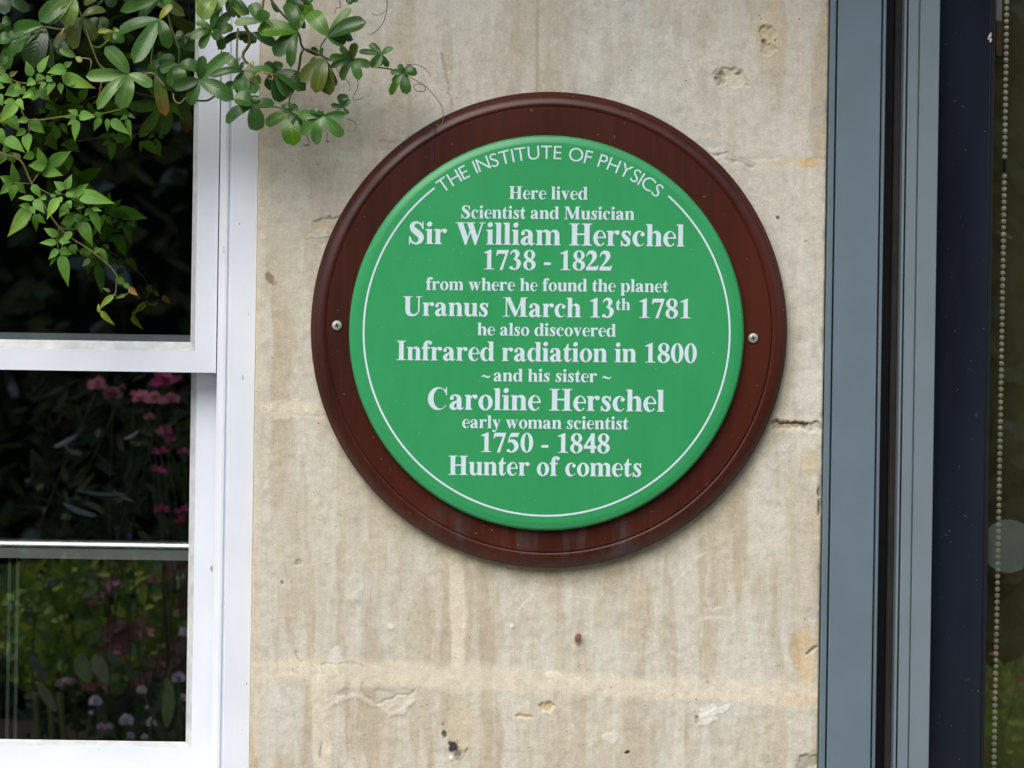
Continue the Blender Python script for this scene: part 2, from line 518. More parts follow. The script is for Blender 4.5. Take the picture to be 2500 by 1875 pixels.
# ------------------------------------------------------------------ stone wall
def stone_fields(px, py):
    """height (m, outwards) and colour of the ashlar at photo-plane coordinates"""
    wob = (fbm(px / 90, py / 90, 1) - 0.5)
    wx = px + wob * 26; wy = py + (fbm(px / 70, py / 70, 5) - 0.5) * 22
    base = np.stack([np.full_like(px, v) for v in (0.525, 0.470, 0.372)], -1)
    def lay(col, m):
        nonlocal base
        m = np.clip(m, 0, 1)[..., None]
        base = base * (1 - m) + np.array(col) * m
    # broad weathering
    big = fbm(px / 330, py / 260, 20)
    lay((0.56, 0.53, 0.47), sst(0.45, 0.72, big) * 0.8)
    lay((0.47, 0.385, 0.275), sst(0.42, 0.70, fbm(px / 160, py / 420, 31)) * 0.85)
    # vertical run-off streaks
    sx = px + (fbm(px / 60, py / 150, 41) - 0.5) * 55
    st1 = sst(0.50, 0.62, fbm(sx / 46, py / 900, 44, 3))
    st2 = sst(0.54, 0.66, fbm(sx / 27, py / 620, 52, 3))
    amt = 0.35 + 0.45 * sst(1250, 1420, py)
    fade = 0.35 + 0.65 * fbm(px / 120, py / 160, 61)
    lay((0.430, 0.345, 0.245), st1 * amt * fade)
    lay((0.60, 0.555, 0.475), st2 * amt * fade * 0.7)
    sx3 = px + (fbm(px / 40, py / 120, 47) - 0.5) * 34
    lay((0.42, 0.34, 0.25), sst(0.56, 0.66, fbm(sx3 / 15, py / 480, 57, 3)) * fade * 0.45 * amt)
    lay((0.60, 0.56, 0.48), sst(0.60, 0.68, fbm(sx3 / 11, py / 300, 58, 3)) * fade * 0.5 * amt)
    lay((0.585, 0.55, 0.48), sst(0, 1, (1 - np.abs(px - 690) / 80)) * sst(1655, 1690, py) * (1 - sst(1800, 1870, py)) * 0.8)
    lay((0.60, 0.56, 0.485), sst(0.50, 0.60, fbm(px / 50, py / 330, 63, 4)) * 0.55)
    gm = fbm(px / 24, py / 24, 71, 3)
    lay((0.40, 0.37, 0.30), sst(0.55, 0.8, gm) * 0.35)
    h = (fbm(px / 150, py / 150, 81) - 0.5) * 0.004 + (fbm(px / 18, py / 18, 91, 3) - 0.5) * 0.0010
    # mortar bands  (course joints and perpends)
    cream = (0.665, 0.575, 0.440)
    jc = 1634 + (wx - 700) * 0.050
    wj = 30 + 24 * fbm(px / 80, py * 0, 101)
    mj = 1 - sst(wj * 0.35, wj, np.abs(wy - jc))
    lay(cream, mj * (0.40 + 0.6 * fbm(px / 60, py / 60, 111)))
    h += mj * 0.0003
    jb = 1000 + (wx - 700) * 0.028
    mb = (1 - sst(11, 20, np.abs(wy - jb)))
    lay(cream, mb * 0.55)
    h -= (1 - sst(2, 6, np.abs(wy - jb - 14))) * 0.0005 * sst(0.4, 0.6, fbm(px / 90, py * 0, 121))
    ja = 372 + (wx - 700) * 0.020
    ma = (1 - sst(10, 20, np.abs(wy - ja)))
    lay((0.60, 0.54, 0.43), ma * 0.5 * sst(0.35, 0.6, fbm(px / 130, py / 50, 131)))
    h -= (1 - sst(2, 6, np.abs(wy - ja + 10))) * 0.0005 * sst(0.45, 0.6, fbm(px / 70, py * 0, 133))
    def vjoint(cx, yy0, yy1, wd, a):
        nonlocal h
        m = (1 - sst(wd * 0.6, wd, np.abs(wx - cx))) * sst(yy0 - 8, yy0 + 8, py) * (1 - sst(yy1 - 8, yy1 + 8, py))
        lay(cream, m * a); h += m * 0.0006
    vjoint(1119, 1340, 1640, 22, 0.8)
    vjoint(783, 1650, 2200, 26, 0.65)
    vjoint(1660, 1700, 2300, 12, 0.25)
    m = (1 - sst(1.5, 4, np.abs(px - 1314 + 0.012 * py))) * (1 - sst(220, 240, py))
    lay((0.33, 0.28, 0.2), m * 0.5); h -= m * 0.0005
    def crack(pts, wd, a, dep=0.0012, col=(0.16, 0.13, 0.10), jit=16):
        nonlocal h
        best = np.full_like(px, 1e9)
        jx = px + (fbm(px / 14, py / 14, 141) - 0.5) * jit; jy = py + (fbm(px / 14, py / 14, 151) - 0.5) * jit
        for (ax, ay), (bx, by) in zip(pts[:-1], pts[1:]):
            dx, dy = bx - ax, by - ay
            t = np.clip(((jx - ax) * dx + (jy - ay) * dy) / (dx * dx + dy * dy), 0, 1)
            best = np.minimum(best, np.hypot(jx - ax - t * dx, jy - ay - t * dy))
        m = 1 - sst(wd * 0.4, wd, best)
        lay(col, m * a); h -= m * dep
    crack([(1076, 130), (1085, 170), (1092, 215), (1105, 270)], 4, 0.55, 0.0004, (0.3, 0.25, 0.19))
    crack([(1722, 372), (1752, 380), (1775, 371)], 4, 0.45, 0.0010, (0.26, 0.23, 0.19), 9)
    crack([(1735, 372), (1765, 366)], 12, 0.5, -0.0008, (0.66, 0.61, 0.51), 20)
    crack([(1780, 384), (1838, 402)], 10, 0.42, 0.0006, (0.36, 0.34, 0.31), 22)  # grey shadow of the pale flake, painted into the stone
    crack([(1776, 388), (1840, 408)], 3, 0.4, 0.0008, (0.24, 0.22, 0.19), 9)
    crack([(1712, 346), (1800, 362)], 12, 0.35, 0.0002, (0.42, 0.40, 0.36), 14)
    crack([(1740, 378), (1775, 380)], 16, 0.5, 0.0004, (0.62, 0.57, 0.47))
    crack([(1885, 1030), (1968, 1033)], 6, 0.75, 0.002, (0.14, 0.10, 0.08))
    crack([(1895, 1040), (1965, 1040)], 9, 0.7, 0.003, (0.30, 0.20, 0.12))
    crack([(1968, 1040), (2006, 1042)], 14, 0.6, 0.002, (0.33, 0.31, 0.29))
    crack([(1850, 1036), (2000, 1030)], 3, 0.7, 0.002)
    crack([(772, 552), (800, 548), (812, 560)], 14, 0.8, 0.001, (0.56, 0.45, 0.28))
    crack([(745, 580), (800, 575)], 3, 0.7, -0.001, (0.66, 0.57, 0.4))
    crack([(770, 540), (830, 528)], 3, 0.6, 0.0012)
    crack([(690, 352), (760, 352), (830, 345)], 14, 0.25, 0.0, (0.40, 0.38, 0.34))
    crack([(930, 345), (985, 345)], 5, 0.35, 0.0004, (0.28, 0.23, 0.16))
    crack([(806, 1725), (830, 1705), (872, 1698), (912, 1722)], 8, 0.32, -0.0006, (0.64, 0.59, 0.49))
    crack([(880, 1668), (885, 1690), (915, 1720), (985, 1695), (1010, 1690)], 4, 0.3, 0.0010, (0.42, 0.37, 0.30))
    crack([(925, 1722), (948, 1742), (985, 1738), (1010, 1712)], 8, 0.45, -0.0008, (0.66, 0.61, 0.51))
    crack([(930, 1700), (960, 1705), (995, 1695)], 24, 0.5, 0.0008, (0.54, 0.49, 0.39))
    crack([(785, 1620), (860, 1618), (890, 1626)], 3, 0.5, 0.0005, (0.36, 0.31, 0.24))
    crack([(722, 1590), (733, 1615)], 2.5, 0.5, 0.0004)
    crack([(787, 1810), (780, 1850)], 3, 0.55, 0.0006)
    # scratches and pale knocks
    for a, b, w_ in (((1272, 1490), (1302, 1445), 3.4), ((1253, 1450), (1265, 1430), 2.6), ((1642, 1430), (1712, 1352), 4), ((1618, 1278), (1700, 1276), 4.5),
                     ((1668, 135), (1728, 250), 2.2), ((700, 1085), (715, 1062), 2.4), ((1725, 1490), (1760, 1487), 5), ((1722, 1510), (1760, 1506), 5),
                     ((1640, 1598), (1665, 1596), 6), ((1525, 1590), (1550, 1596), 6), ((1606, 1378), (1616, 1376), 6)):
        crack([a, b], w_, 0.5, -0.0001, (0.66, 0.61, 0.52))
    # pits, chips and stains : (x, y, rx, ry, rot, depth, colour, alpha)
    for (cx, cy, rx, ry, ro, dep, col, al) in (
            (1786, 190, 44, 25, 8, 0.005, (0.56, 0.49, 0.35), 0.5), (1760, 192, 14, 20, 8, 0.004, (0.36, 0.31, 0.17), 0.7),
            (1871, 80, 20, 24, 0, 0.006, (0.50, 0.40, 0.22), 0.7), (1864, 98, 9, 6, 0, 0.004, (0.12, 0.08, 0.05), 0.9),
            (1874, 118, 20, 16, 0, 0.004, (0.54, 0.46, 0.32), 0.6), (1891, 93, 4, 4, 0, 0.003, (0.06, 0.05, 0.04), 0.9),
            (1888, 18, 14, 18, 0, 0.0004, (0.50, 0.36, 0.18), 0.5), (1880, 90, 50, 80, 0, 0.0, (0.56, 0.45, 0.29), 0.45),
            (1801, 178, 7, 3.5, 0, 0.002, (0.14, 0.11, 0.09), 0.8),
            (656, 686, 11, 20, -30, 0.002, (0.24, 0.17, 0.11), 0.85), (668, 698, 12, 7, 20, 0.001, (0.34, 0.26, 0.18), 0.6),
            (1975, 396, 34, 14, -6, 0, (0.62, 0.40, 0.17), 0.75), (1930, 398, 60, 16, 0, 0, (0.6, 0.47, 0.28), 0.4),
            (1992, 282, 18, 18, 0, 0.001, (0.40, 0.38, 0.35), 0.75),
            (1336, 1727, 18, 14, 0, 0.004, (0.58, 0.44, 0.22), 0.8), (1284, 1748, 22, 6, 5, 0.003, (0.66, 0.52, 0.30), 0.8),
            (1722, 1752, 34, 22, -30, -0.001, (0.70, 0.67, 0.60), 0.85), (1755, 1738, 40, 9, -18, -0.001, (0.70, 0.67, 0.6), 0.7),
            (1700, 1762, 6, 14, 0, 0.004, (0.42, 0.3, 0.18), 0.8),
            (1531, 1837, 9, 3.2, 0, 0.004, (0.05, 0.04, 0.03), 0.95), (1489, 1800, 22, 16, 0, -0.001, (0.68, 0.65, 0.57), 0.5),
            (818, 1600, 14, 22, 0, 0.0004, (0.66, 0.63, 0.56), 0.6), (1350, 1650, 22, 11, 0, -0.001, (0.70, 0.63, 0.5), 0.7),
            (730, 1374, 8, 8, 0, 0.002, (0.40, 0.31, 0.22), 0.7), (692, 1425, 3, 5, -20, 0.002, (0.12, 0.09, 0.08), 0.8),
            (1252, 1528, 6, 8, 10, -0.002, (0.72, 0.7, 0.62), 0.7), (952, 1531, 8, 8, 0, -0.0015, (0.66, 0.62, 0.53), 0.6),
            (1962, 1600, 34, 70, 0, 0, (0.60, 0.43, 0.22), 0.62), (1942, 1590, 14, 50, 0, 0, (0.40, 0.29, 0.18), 0.55),
            (1960, 1710, 44, 16, 0, 0, (0.58, 0.41, 0.25), 0.5), (1975, 1128, 22, 40, 0, 0, (0.56, 0.42, 0.22), 0.5),
            (1985, 1500, 14, 16, 0, 0.001, (0.42, 0.4, 0.38), 0.5), (1967, 1512, 3, 3, 0, 0.002, (0.05, 0.04, 0.04), 0.9),
            (1985, 1590, 20, 4, -28, 0.003, (0.22, 0.2, 0.2), 0.85), (1975, 1858, 34, 22, -20, 0.003, (0.30, 0.27, 0.19), 0.7),
            (1108, 1825, 13, 13, 0, 0.002, (0.05, 0.045, 0.04), 0.9), (1083, 1792, 7, 9, 0, 0.002, (0.10, 0.09, 0.08), 0.8),
            (1120, 1842, 16, 16, 0, 0.001, (0.13, 0.12, 0.10), 0.6), (1080, 1768, 4, 3, 0, 0.001, (0.15, 0.14, 0.12), 0.8),
            (1103, 1850, 6, 7, 0, -0.002, (0.72, 0.7, 0.65), 0.9), (1137, 1838, 4, 4, 0, 0.001, (0.08, 0.07, 0.06), 0.9),
            (1125, 1780, 40, 70, 0, 0, (0.60, 0.49, 0.33), 0.5), (848, 1690, 20, 12, 0, 0.001, (0.42, 0.40, 0.34), 0.4),
            (1903, 527, 4, 4, 0, 0.002, (0.06, 0.05, 0.05), 0.9), (1972, 593, 3, 3, 0, 0.002, (0.1, 0.09, 0.08), 0.8),
            (700, 1000, 70, 26, 0, -0.0006, (0.66, 0.58, 0.45), 0.6), (1998, 1195, 5, 14, 0, 0.003, (0.1, 0.09, 0.09), 0.7),
            (1999, 1235, 5, 24, 0, 0.003, (0.1, 0.09, 0.09), 0.7),
            (1106, 1822, 11, 12, 20, 0.001, (0.035, 0.03, 0.03), 0.95), (1096, 1812, 5, 5, 0, 0.001, (0.05, 0.045, 0.04), 0.9), (1117, 1808, 3, 6, 0, 0.001, (0.07, 0.06, 0.05), 0.85), (1117, 1840, 9, 8, 0, 0.001, (0.10, 0.09, 0.08), 0.75),
            (1082, 1790, 6, 9, 0, 0.001, (0.09, 0.08, 0.07), 0.85), (1140, 1832, 4, 5, 0, 0.001, (0.10, 0.09, 0.08), 0.8), (1103, 1848, 5, 5, 0, -0.001, (0.7, 0.68, 0.62), 0.9)):
        a = R(ro)
        ex = (wx - cx - wob * 10) * 1.0; ey = wy - cy
        qx = (ex * math.cos(a) + ey * math.sin(a)) / rx; qy = (-ex * math.sin(a) + ey * math.cos(a)) / ry
        d = np.hypot(qx, qy) + (fbm(px / 9, py / 9, 161, 2) - 0.5) * 0.7
        m = 1 - sst(0.72, 1.08, d)
        lay(col, m * al)
        h -= m * dep * 0.6 * (0.6 + 0.8 * fbm(px / 10, py / 10, 171, 2))
    # ochre edge against the window frame
    e = 1 - sst(8, 26, px - 622 + 0.0133 * (py - 900) + (fbm(px / 30, py / 60, 181) - 0.5) * 16)
    lay((0.61, 0.50, 0.36), e * 0.45)
    e2 = (1 - sst(0, 10, 2006 - px + 0.015 * (900 - py))) * sst(0.5, 0.7, fbm(px / 20, py / 40, 191))
    lay((0.25, 0.23, 0.21), e2 * 0.6)
    # greenish grime collected along the lower right edge of the round board
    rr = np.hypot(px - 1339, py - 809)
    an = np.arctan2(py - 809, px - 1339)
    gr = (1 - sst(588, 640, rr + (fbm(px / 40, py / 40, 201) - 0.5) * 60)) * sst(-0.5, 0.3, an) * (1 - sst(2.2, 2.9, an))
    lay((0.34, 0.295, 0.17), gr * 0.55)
    base = np.clip(base * np.array([1.03, 1.11, 1.16]), 0, 0.95)
    return h, base

def axis(lo, hi, dlo, dhi, step, coarse):
    a = list(np.arange(lo, dlo, coarse)) if dlo > lo else []
    a += list(np.arange(dlo, dhi, step))
    a += list(np.arange(dhi, hi, coarse)) if hi > dhi else []
    a.append(hi)
    return np.array(a)

wall_v, wall_f, wall_c = [], [], []
def wall_face(x0, x1, z0, z1, dense):
    if dense:
        xs = axis(x0, x1, x0, x1, 0.0013, 0.03)
        zs = axis(z0, z1, Zp(1900), Zp(-25), 0.0013, 0.03)
    else:
        xs = axis(x0, x1, x0, x0, 1, 0.03); zs = axis(z0, z1, z0, z0, 1, 0.03)
    gx, gz = np.meshgrid(xs, zs)
    u = gx * ct + (gz - ZC) * st; v = -gx * st + (gz - ZC) * ct
    px = u / S + 1250; py = 937.5 - v / S
    h, col = stone_fields(px, py)
    edge = np.minimum.reduce([gx - x0, x1 - gx])
    h = np.where(edge < 0.0004, -0.004, h)
    b = sum(len(a) for a in wall_v)
    wall_v.append(np.stack([gx.ravel(), -h.ravel(), gz.ravel()], -1))
    wall_c.append(col.reshape(-1, 3))
    ny, nx = gx.shape
    idx = np.arange(ny * nx).reshape(ny, nx) + b
    wall_f.append(np.stack([idx[:-1, :-1].ravel(), idx[:-1, 1:].ravel(), idx[1:, 1:].ravel(), idx[1:, :-1].ravel()], -1))
def wall_quad(a, b_, c, d):
    b = sum(len(q) for q in wall_v)
    wall_v.append(np.array([a, b_, c, d], dtype=float))
    wall_c.append(np.tile(np.array([[0.52, 0.46, 0.36]]), (4, 1)))
    wall_f.append(np.array([[b, b + 1, b + 2, b + 3]]))
FX0, FX1 = -2.7, 2.7
wall_face(XL, XR, 0.0, WALL_TOP, True)
wall_face(FX0, WL, 0.0, WALL_TOP, False)
wall_face(DR, FX1, 0.0, WALL_TOP, False)
wall_face(WL, XL, 0.0, WZ0 - 0.05, False)
wall_face(WL, XL, WZ1, WALL_TOP, False)
wall_face(XR, DR, DZ1, WALL_TOP, False)
e = 0.003
for x, z0, z1, s_ in ((XL, WZ0 - 0.05, WZ1, 1), (WL, WZ0 - 0.05, WZ1, -1), (XR, 0, DZ1, -1), (DR, 0, DZ1, 1)):
    wall_quad((x, e, z0), (x, THK, z0), (x, THK, z1), (x, e, z1))
wall_quad((WL, e, WZ1), (XL, e, WZ1), (XL, THK, WZ1), (WL, THK, WZ1))
wall_quad((WL, e, WZ0 - 0.05), (XL, e, WZ0 - 0.05), (XL, THK, WZ0 - 0.05), (WL, THK, WZ0 - 0.05))
wall_quad((XR, e, DZ1), (DR, e, DZ1), (DR, THK, DZ1), (XR, THK, DZ1))
wall_quad((FX0, 0, WALL_TOP), (FX1, 0, WALL_TOP), (FX1, 3.5, WALL_TOP), (FX0, 3.5, WALL_TOP))
wall_quad((FX0, 0, 0), (FX0, 0, WALL_TOP), (FX0, 3.5, WALL_TOP), (FX0, 3.5, 0))
wall_quad((FX1, 0, 0), (FX1, 0, WALL_TOP), (FX1, 3.5, WALL_TOP), (FX1, 3.5, 0))
wall_quad((FX0, 3.5, 0), (FX1, 3.5, 0), (FX1, 3.5, WALL_TOP), (FX0, 3.5, WALL_TOP))
V = np.concatenate(wall_v).astype(np.float32); F = np.concatenate(wall_f).astype(np.int32); CC = np.concatenate(wall_c)
me = bpy.data.meshes.new("stone_wall")
me.vertices.add(len(V)); me.vertices.foreach_set("co", V.ravel())
me.loops.add(F.size); me.loops.foreach_set("vertex_index", F.ravel())
me.polygons.add(len(F)); me.polygons.foreach_set("loop_start", np.arange(0, F.size, 4, dtype=np.int32))
me.polygons.foreach_set("loop_total", np.full(len(F), 4, dtype=np.int32))
me.update(calc_edges=True)
ca = me.color_attributes.new("col", 'FLOAT_COLOR', 'POINT')
cc = np.ones((len(V), 4), dtype=np.float32); cc[:, :3] = CC
ca.data.foreach_set("color", cc.ravel())
me.polygons.foreach_set("use_smooth", np.ones(len(F), dtype=bool))
me.materials.append(M_STONE)
wall = bpy.data.objects.new("stone_wall", me); C.objects.link(wall)
tag(wall, "weathered cream limestone ashlar wall carrying the round plaque", "wall")

# ------------------------------------------------------------------ sash window
win = thing("sash_window", ((WL + XL) / 2, 0.02, WZ0), "white painted timber sash window with dark panes left of the plaque", "window")
XW = X(623)                            # outer edge of the visible timber
def mx(x): return WL + XL - x          # mirror across the middle of the window
def xs_pair(fn):
    for m in (False, True): fn((lambda x: mx(x)) if m else (lambda x: x))
zs0, zs1 = WZ0 + 0.004, WZ1 - 0.004
fr = MB()
x_a, x_b, x_c, x_d, x_e = X(620.6), X(556), X(550), X(540), X(527, 900, 0.016)
prof = [(x_a, 0.008), (x_b + 0.001, 0.0075), (x_b, 0.0085), (x_b - 0.0004, 0.0118), (x_c + 0.0004, 0.0118), (x_c, 0.010), (x_c - 0.001, 0.0085),
        (x_d + 0.001, 0.0085), (x_d - 0.002, 0.0105), (x_e + 0.0015, 0.0155), (x_e, 0.064), (x_e + 0.006, 0.066), (x_e + 0.006, 0.115), (x_a, 0.115)]
fr.prof_z(prof, zs0, zs1)
fr.prof_z([(mx(x), y) for x, y in prof][::-1], zs0, zs1)
fr.prof_x([(0.0085, zs1), (0.0085, zs1 - 0.05), (0.115, zs1 - 0.05), (0.115, zs1)], mx(x_e) + 0.0003, x_e - 0.0003)
fr.build("box_frame", M_WHITE, win)
sl = MB()
sl.prof_x([(-0.045, WZ0 - 0.05), (-0.045, WZ0 - 0.018), (0.115, WZ0 + 0.003), (0.115, WZ0 - 0.05)], WL + 0.001, XL - 0.001)
sl.build("sill", M_WHITE, win)

def sash(name, yf, yb, xo, xi, xg, zbot_o, zbot_i, zbot_g, ztop_i, ztop_o, label):
    """a glazed sash: stiles at both sides, rails butted between, putty bevel to the glass"""
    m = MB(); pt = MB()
    yp = yf + 0.013
    def stile(f):
        m.prof_z([(f(xo), yf), (f(xi), yf), (f(xi), yb), (f(xo), yb)], zbot_o, ztop_o)
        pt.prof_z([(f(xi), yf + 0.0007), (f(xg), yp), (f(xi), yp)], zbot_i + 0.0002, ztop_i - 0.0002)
    stile(lambda x: x); stile(mx)
    def rail(za, zi, zg):
        m.prof_x([(yf + 0.0004, za), (yf + 0.0004, zi), (yb - 0.0004, zi), (yb - 0.0004, za)], mx(xi) + 0.0001, xi - 0.0001)
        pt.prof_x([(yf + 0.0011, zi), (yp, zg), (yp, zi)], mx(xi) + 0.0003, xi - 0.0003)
    rail(zbot_o, zbot_i, zbot_g)
    rail(ztop_o, ztop_i, ztop_i - 0.007)
    o = m.build(name, M_WHITE, win)
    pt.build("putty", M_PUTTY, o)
    p = MB()
    x0, x1, z0, z1, yg = mx(xi) + 0.0002, xi - 0.0002, zbot_i + 0.0002, ztop_i - 0.0002, yf + 0.0145
    p.add([(x0, yg, z0), (x1, yg, z0), (x1, yg, z1), (x0, yg, z1)], [(0, 1, 2, 3)])
    p.build("pane", M_GLASS, o)
    return o
UY, LY = 0.026, 0.072
GD = 0.0130
sash("upper_sash", UY, UY + 0.040, X(526.8, 900, UY), X(475, 900, UY), X(464, 900, UY + GD), Zp(906, 250, UY), Zp(854, 250, UY), Zp(832, 250, UY + GD), zs1 - 0.10, zs1 - 0.051, None)
sash("lower_sash", LY, LY + 0.038, X(530, 900, LY), X(481, 900, LY), X(467, 900, LY + GD), WZ0 + 0.012, Zp(1822, 250, LY), Zp(1808, 250, LY + GD), Zp(850, 250, LY), Zp(815, 250, LY), None)
YG_U, YG_L = UY + 0.0145, LY + 0.0145

# rail seen through the lower pane
rl = thing("secondary_glazing", (-0.8, 0.34, Zp(1345)), "pale metal rail and thin uprights behind the lower window pane", "inner glazing")
m = MB()
za, zb = P(250, 1322, 0.2).z, P(250, 1366, 0.2).z
m.prof_x([(0.203, za - 0.0085), (0.2095, za - 0.0086), (0.2095, zb), (0.203, zb)], WL - 0.05, X(520) + 0.03)
m.prof_x([(0.2097, za - 0.0086), (0.232, za - 0.0086), (0.232, zb), (0.2097, zb)], WL - 0.05, X(520) + 0.03)
cp = MB()
arc = [(0.200 + 0.024 * (math.cos(R(8)) - math.cos(R(a))), za - 0.0080 + 0.024 * (math.sin(R(a)) - math.sin(R(8)))) for a in range(8, 33, 3)]
cp.prof_x([(0.200, za - 0.0084)] + arc + [(0.232, arc[-1][1]), (0.232, za - 0.0084)], WL - 0.05, X(520) + 0.03)
cp.build("rail_cap", M_CAP, rl, True, 25)
m.build("rail", M_RAIL, rl)
for xx in (22, 42):
    m = MB(); q = P(xx, 1600, 0.22).x
    m.box(q - 0.0022, q + 0.0022, 0.214, 0.220, WZ0 - 0.02, zb - 0.0005)
    m.build("upright", M_UPR, rl)

# ------------------------------------------------------------------ grey door / fixed light at the right
door = thing("glazed_door", ((XR + DR) / 2, 0.02, 0.03), "grey aluminium framed glass door with dark inner border right of the plaque", "door")
zd0, zd1 = 0.032, DZ1 - 0.004
m = MB()
c = 0.0007
m.box(X(2013), X(2027.5), -0.006, 0.07, zd0, zd1, c)
m.box(X(2031), X(2136.5), -0.010, 0.07, zd0, zd1, c)
m.box(X(2141), X(2149.5), -0.006, 0.07, zd0, zd1, c)
m.box(X(2149.6), DR - 0.002, -0.006, 0.07, DZ1 - 0.06, zd1 - 0.001, c)
m.build("outer_frame", M_ALU, door)
m = MB()
m.box(X(2027.6), X(2030.9), 0.010, 0.06, zd0 + .001, zd1 - .001)
m.box(X(2136.6), X(2140.9), 0.010, 0.06, zd0 + .001, zd1 - .001)
m.box(X(2149.6), X(2180, 900, .03), 0.030, 0.0705, zd0 + .001, DZ1 - 0.062)
m.box(X(2201.2), X(2204.8), 0.006, 0.06, zd0 + .001, DZ1 - 0.062)
m.box(X(2411, 900, .012), X(2423, 900, .012), 0.0265, 0.05, zd0 + .06, DZ1 - 0.122)
m.build("seal", M_SEAL, door)
m = MB()
m.box(X(2173.1, 900, .018), X(2194.6), 0.018, 0.071, zd0 + .001, DZ1 - 0.062, 0.001)
m.build("brush_seal", M_SEAL2, door)
sash_d = MB()
sash_d.box(X(2194.8), X(2201), -0.002, 0.07, zd0, DZ1 - 0.062, c)
sash_d.box(X(2205), X(2230.4), -0.002, 0.069, zd0, DZ1 - 0.062, c)
sash_d.box(X(2230.8), X(2233), 0.0012, 0.068, zd0, DZ1 - 0.062)
sash_d.box(X(2233.4), X(2281), -0.003, 0.069, zd0, DZ1 - 0.062, c)
sash_d.box(X(2281.2), DR - 0.004, -0.003, 0.068, zd0, zd0 + 0.06, c)
sash_d.box(X(2281.2), DR - 0.004, -0.003, 0.068, DZ1 - 0.12, DZ1 - 0.063, c)
sash_d.box(DR - 0.085, DR - 0.005, -0.0025, 0.0685, zd0 + 0.0605, DZ1 - 0.1205, c)
sash_d.build("sash_frame", M_ALU2, door)
m = MB(); m.box(X(2281.3), X(2411, 900, .012) - 0.0002, 0.022, 0.05, zd0 + .0605, DZ1 - 0.1205, 0.0006)
m.build("dark_border", M_NAVY, door)
DYG = 0.034
m = MB()
m.add([(X(2420), DYG, zd0 + 0.05), (DR - 0.08, DYG, zd0 + 0.05), (DR - 0.08, DYG, DZ1 - 0.11), (X(2420), DYG, DZ1 - 0.11)], [(0, 1, 2, 3)])
m.build("pane", M_DGLASS, door)
q = P(2462, 1334, DYG)
m = MB(); m.lathe_y((q.x, 0, q.z), [(0.0, DYG - 0.0009), (0.0325, DYG - 0.0009), (0.0332, DYG - 0.0004)], 64)
m.build("safety_dot", M_FROST, door)
m = MB()
for (px, py, r) in ((2417, 88, 5), (2414, 94, 4), (2421, 97, 4), (2420, 82, 3), (2418, 101, 3)):
    m.ball(P(min(px, 2419), py, 0.0215), r * S * 0.8, 0.0006, r * S * 0.8, 8, 6)
m.build("bird_dropping", M_DUST, door, True)

# bead chain behind the door glass
ch = thing("bead_chain", P(2447, 100, 0.05), "ivory bead chain of a roller blind hanging behind the door glass", "blind chain")
m = MB(); cdm = MB()
yb = 0.0385
def chain_x(py): return 2457 - 0.0133 * py - 0.000002 * py * py + 1.2
step = 15.75
py = -420
con = (384, 418)
pts = []
while py < 2300:
    q = P(chain_x(py), py, yb)
    if not (con[0] < py < con[1]):
        m.ball(q, 0.0034, 0.0034, 0.0033, 12, 9)
    pts.append(q); py += step
cdm.tube(pts, 0.0009, n=6, smooth=1)
m.build("bead", M_BEAD, ch, True)
cdm.build("cord", M_CORD, ch, True)
m = MB(); a = P(chain_x(con[0]), con[0] - 1, yb); b = P(chain_x(con[1]), con[1] + 1, yb)
m.tube([a, a.lerp(b, 0.15), a.lerp(b, 0.85), b], 0.0022, n=8, smooth=2)
m.build("connector", M_SEAL2, ch, True)
# the blind's olive cloth hangs behind the chain; a white and a tan strip show at the top
bl_ = thing("roller_blind", (X(2600), 0.1, DZ1 - 0.1), "dark olive roller blind cloth behind the bead chain at the far right", "blind")
m = MB(); m.box(X(2415, 900, .09), DR - 0.06, 0.090, 0.0915, 0.20, DZ1 - 0.13)
m.build("cloth", simple("olive_blind_cloth", (0.15, 0.145, 0.070), 0.9, 0.25, 14, 0.1, 0.2), bl_)
m = MB(); a = P(2433, 52, 0.088); b = P(2447, 138, 0.088); m.box(a.x, b.x, 0.0875, 0.0898, b.z, a.z, 0.0005)
m.build("tan_strip", M_TAN, bl_)
m = MB(); a = P(2434, -120, 0.088); b = P(2446, 51, 0.088); m.box(a.x, b.x, 0.0877, 0.0898, b.z, a.z, 0.0005)
m.build("white_strip", M_RAIL, bl_)
m = MB(); m.tube([(X(2415, 900, .09), 0.092, DZ1 - 0.145), (DR - 0.06, 0.092, DZ1 - 0.145)], 0.02, n=16, smooth=1)
m.build("roller", M_ALU, bl_, True)

# ------------------------------------------------------------------ the plaque
BC = P(1340, 806)                      # centre of the board
GC = P(1334.5, 812.5, -0.03)           # centre of the green disc
RB = 578.5 * S * 1.003
plaque = thing("memorial_plaque", (BC.x, -0.001, BC.z), "round green plaque with white lettering on a dark brown wooden board", "plaque")
prof = [(0.0, -0.0012), (RB - 0.006, -0.0012), (RB - 0.002, -0.0035), (RB, -0.008), (RB - 0.0004, -0.0100), (RB - 0.0018, -0.0122), (RB - 0.0030, -0.0128), (RB - 0.0037, -0.0140),
        (RB - 0.0065, -0.0166), (RB - 0.0105, -0.0189), (RB - 0.0145, -0.0203), (RB - 0.0172, -0.0207), (RB - 0.0185, -0.0203), (RB - 0.0195, -0.0197), (RB - 0.0204, -0.0205),
        (RB - 0.0216, -0.0222), (RB - 0.04, -0.0224), (0.17, -0.0224), (0.1, -0.0224)]
def board_y(r_):
    for (ra, ya), (rb_, yb2) in zip(prof[3:-1], prof[4:]):
        if rb_ <= r_ <= ra: return ya + (yb2 - ya) * (ra - r_) / max(1e-9, ra - rb_)
    return -0.0224
m = MB()
m.lathe_y((BC.x, 0, BC.z), prof, 200)
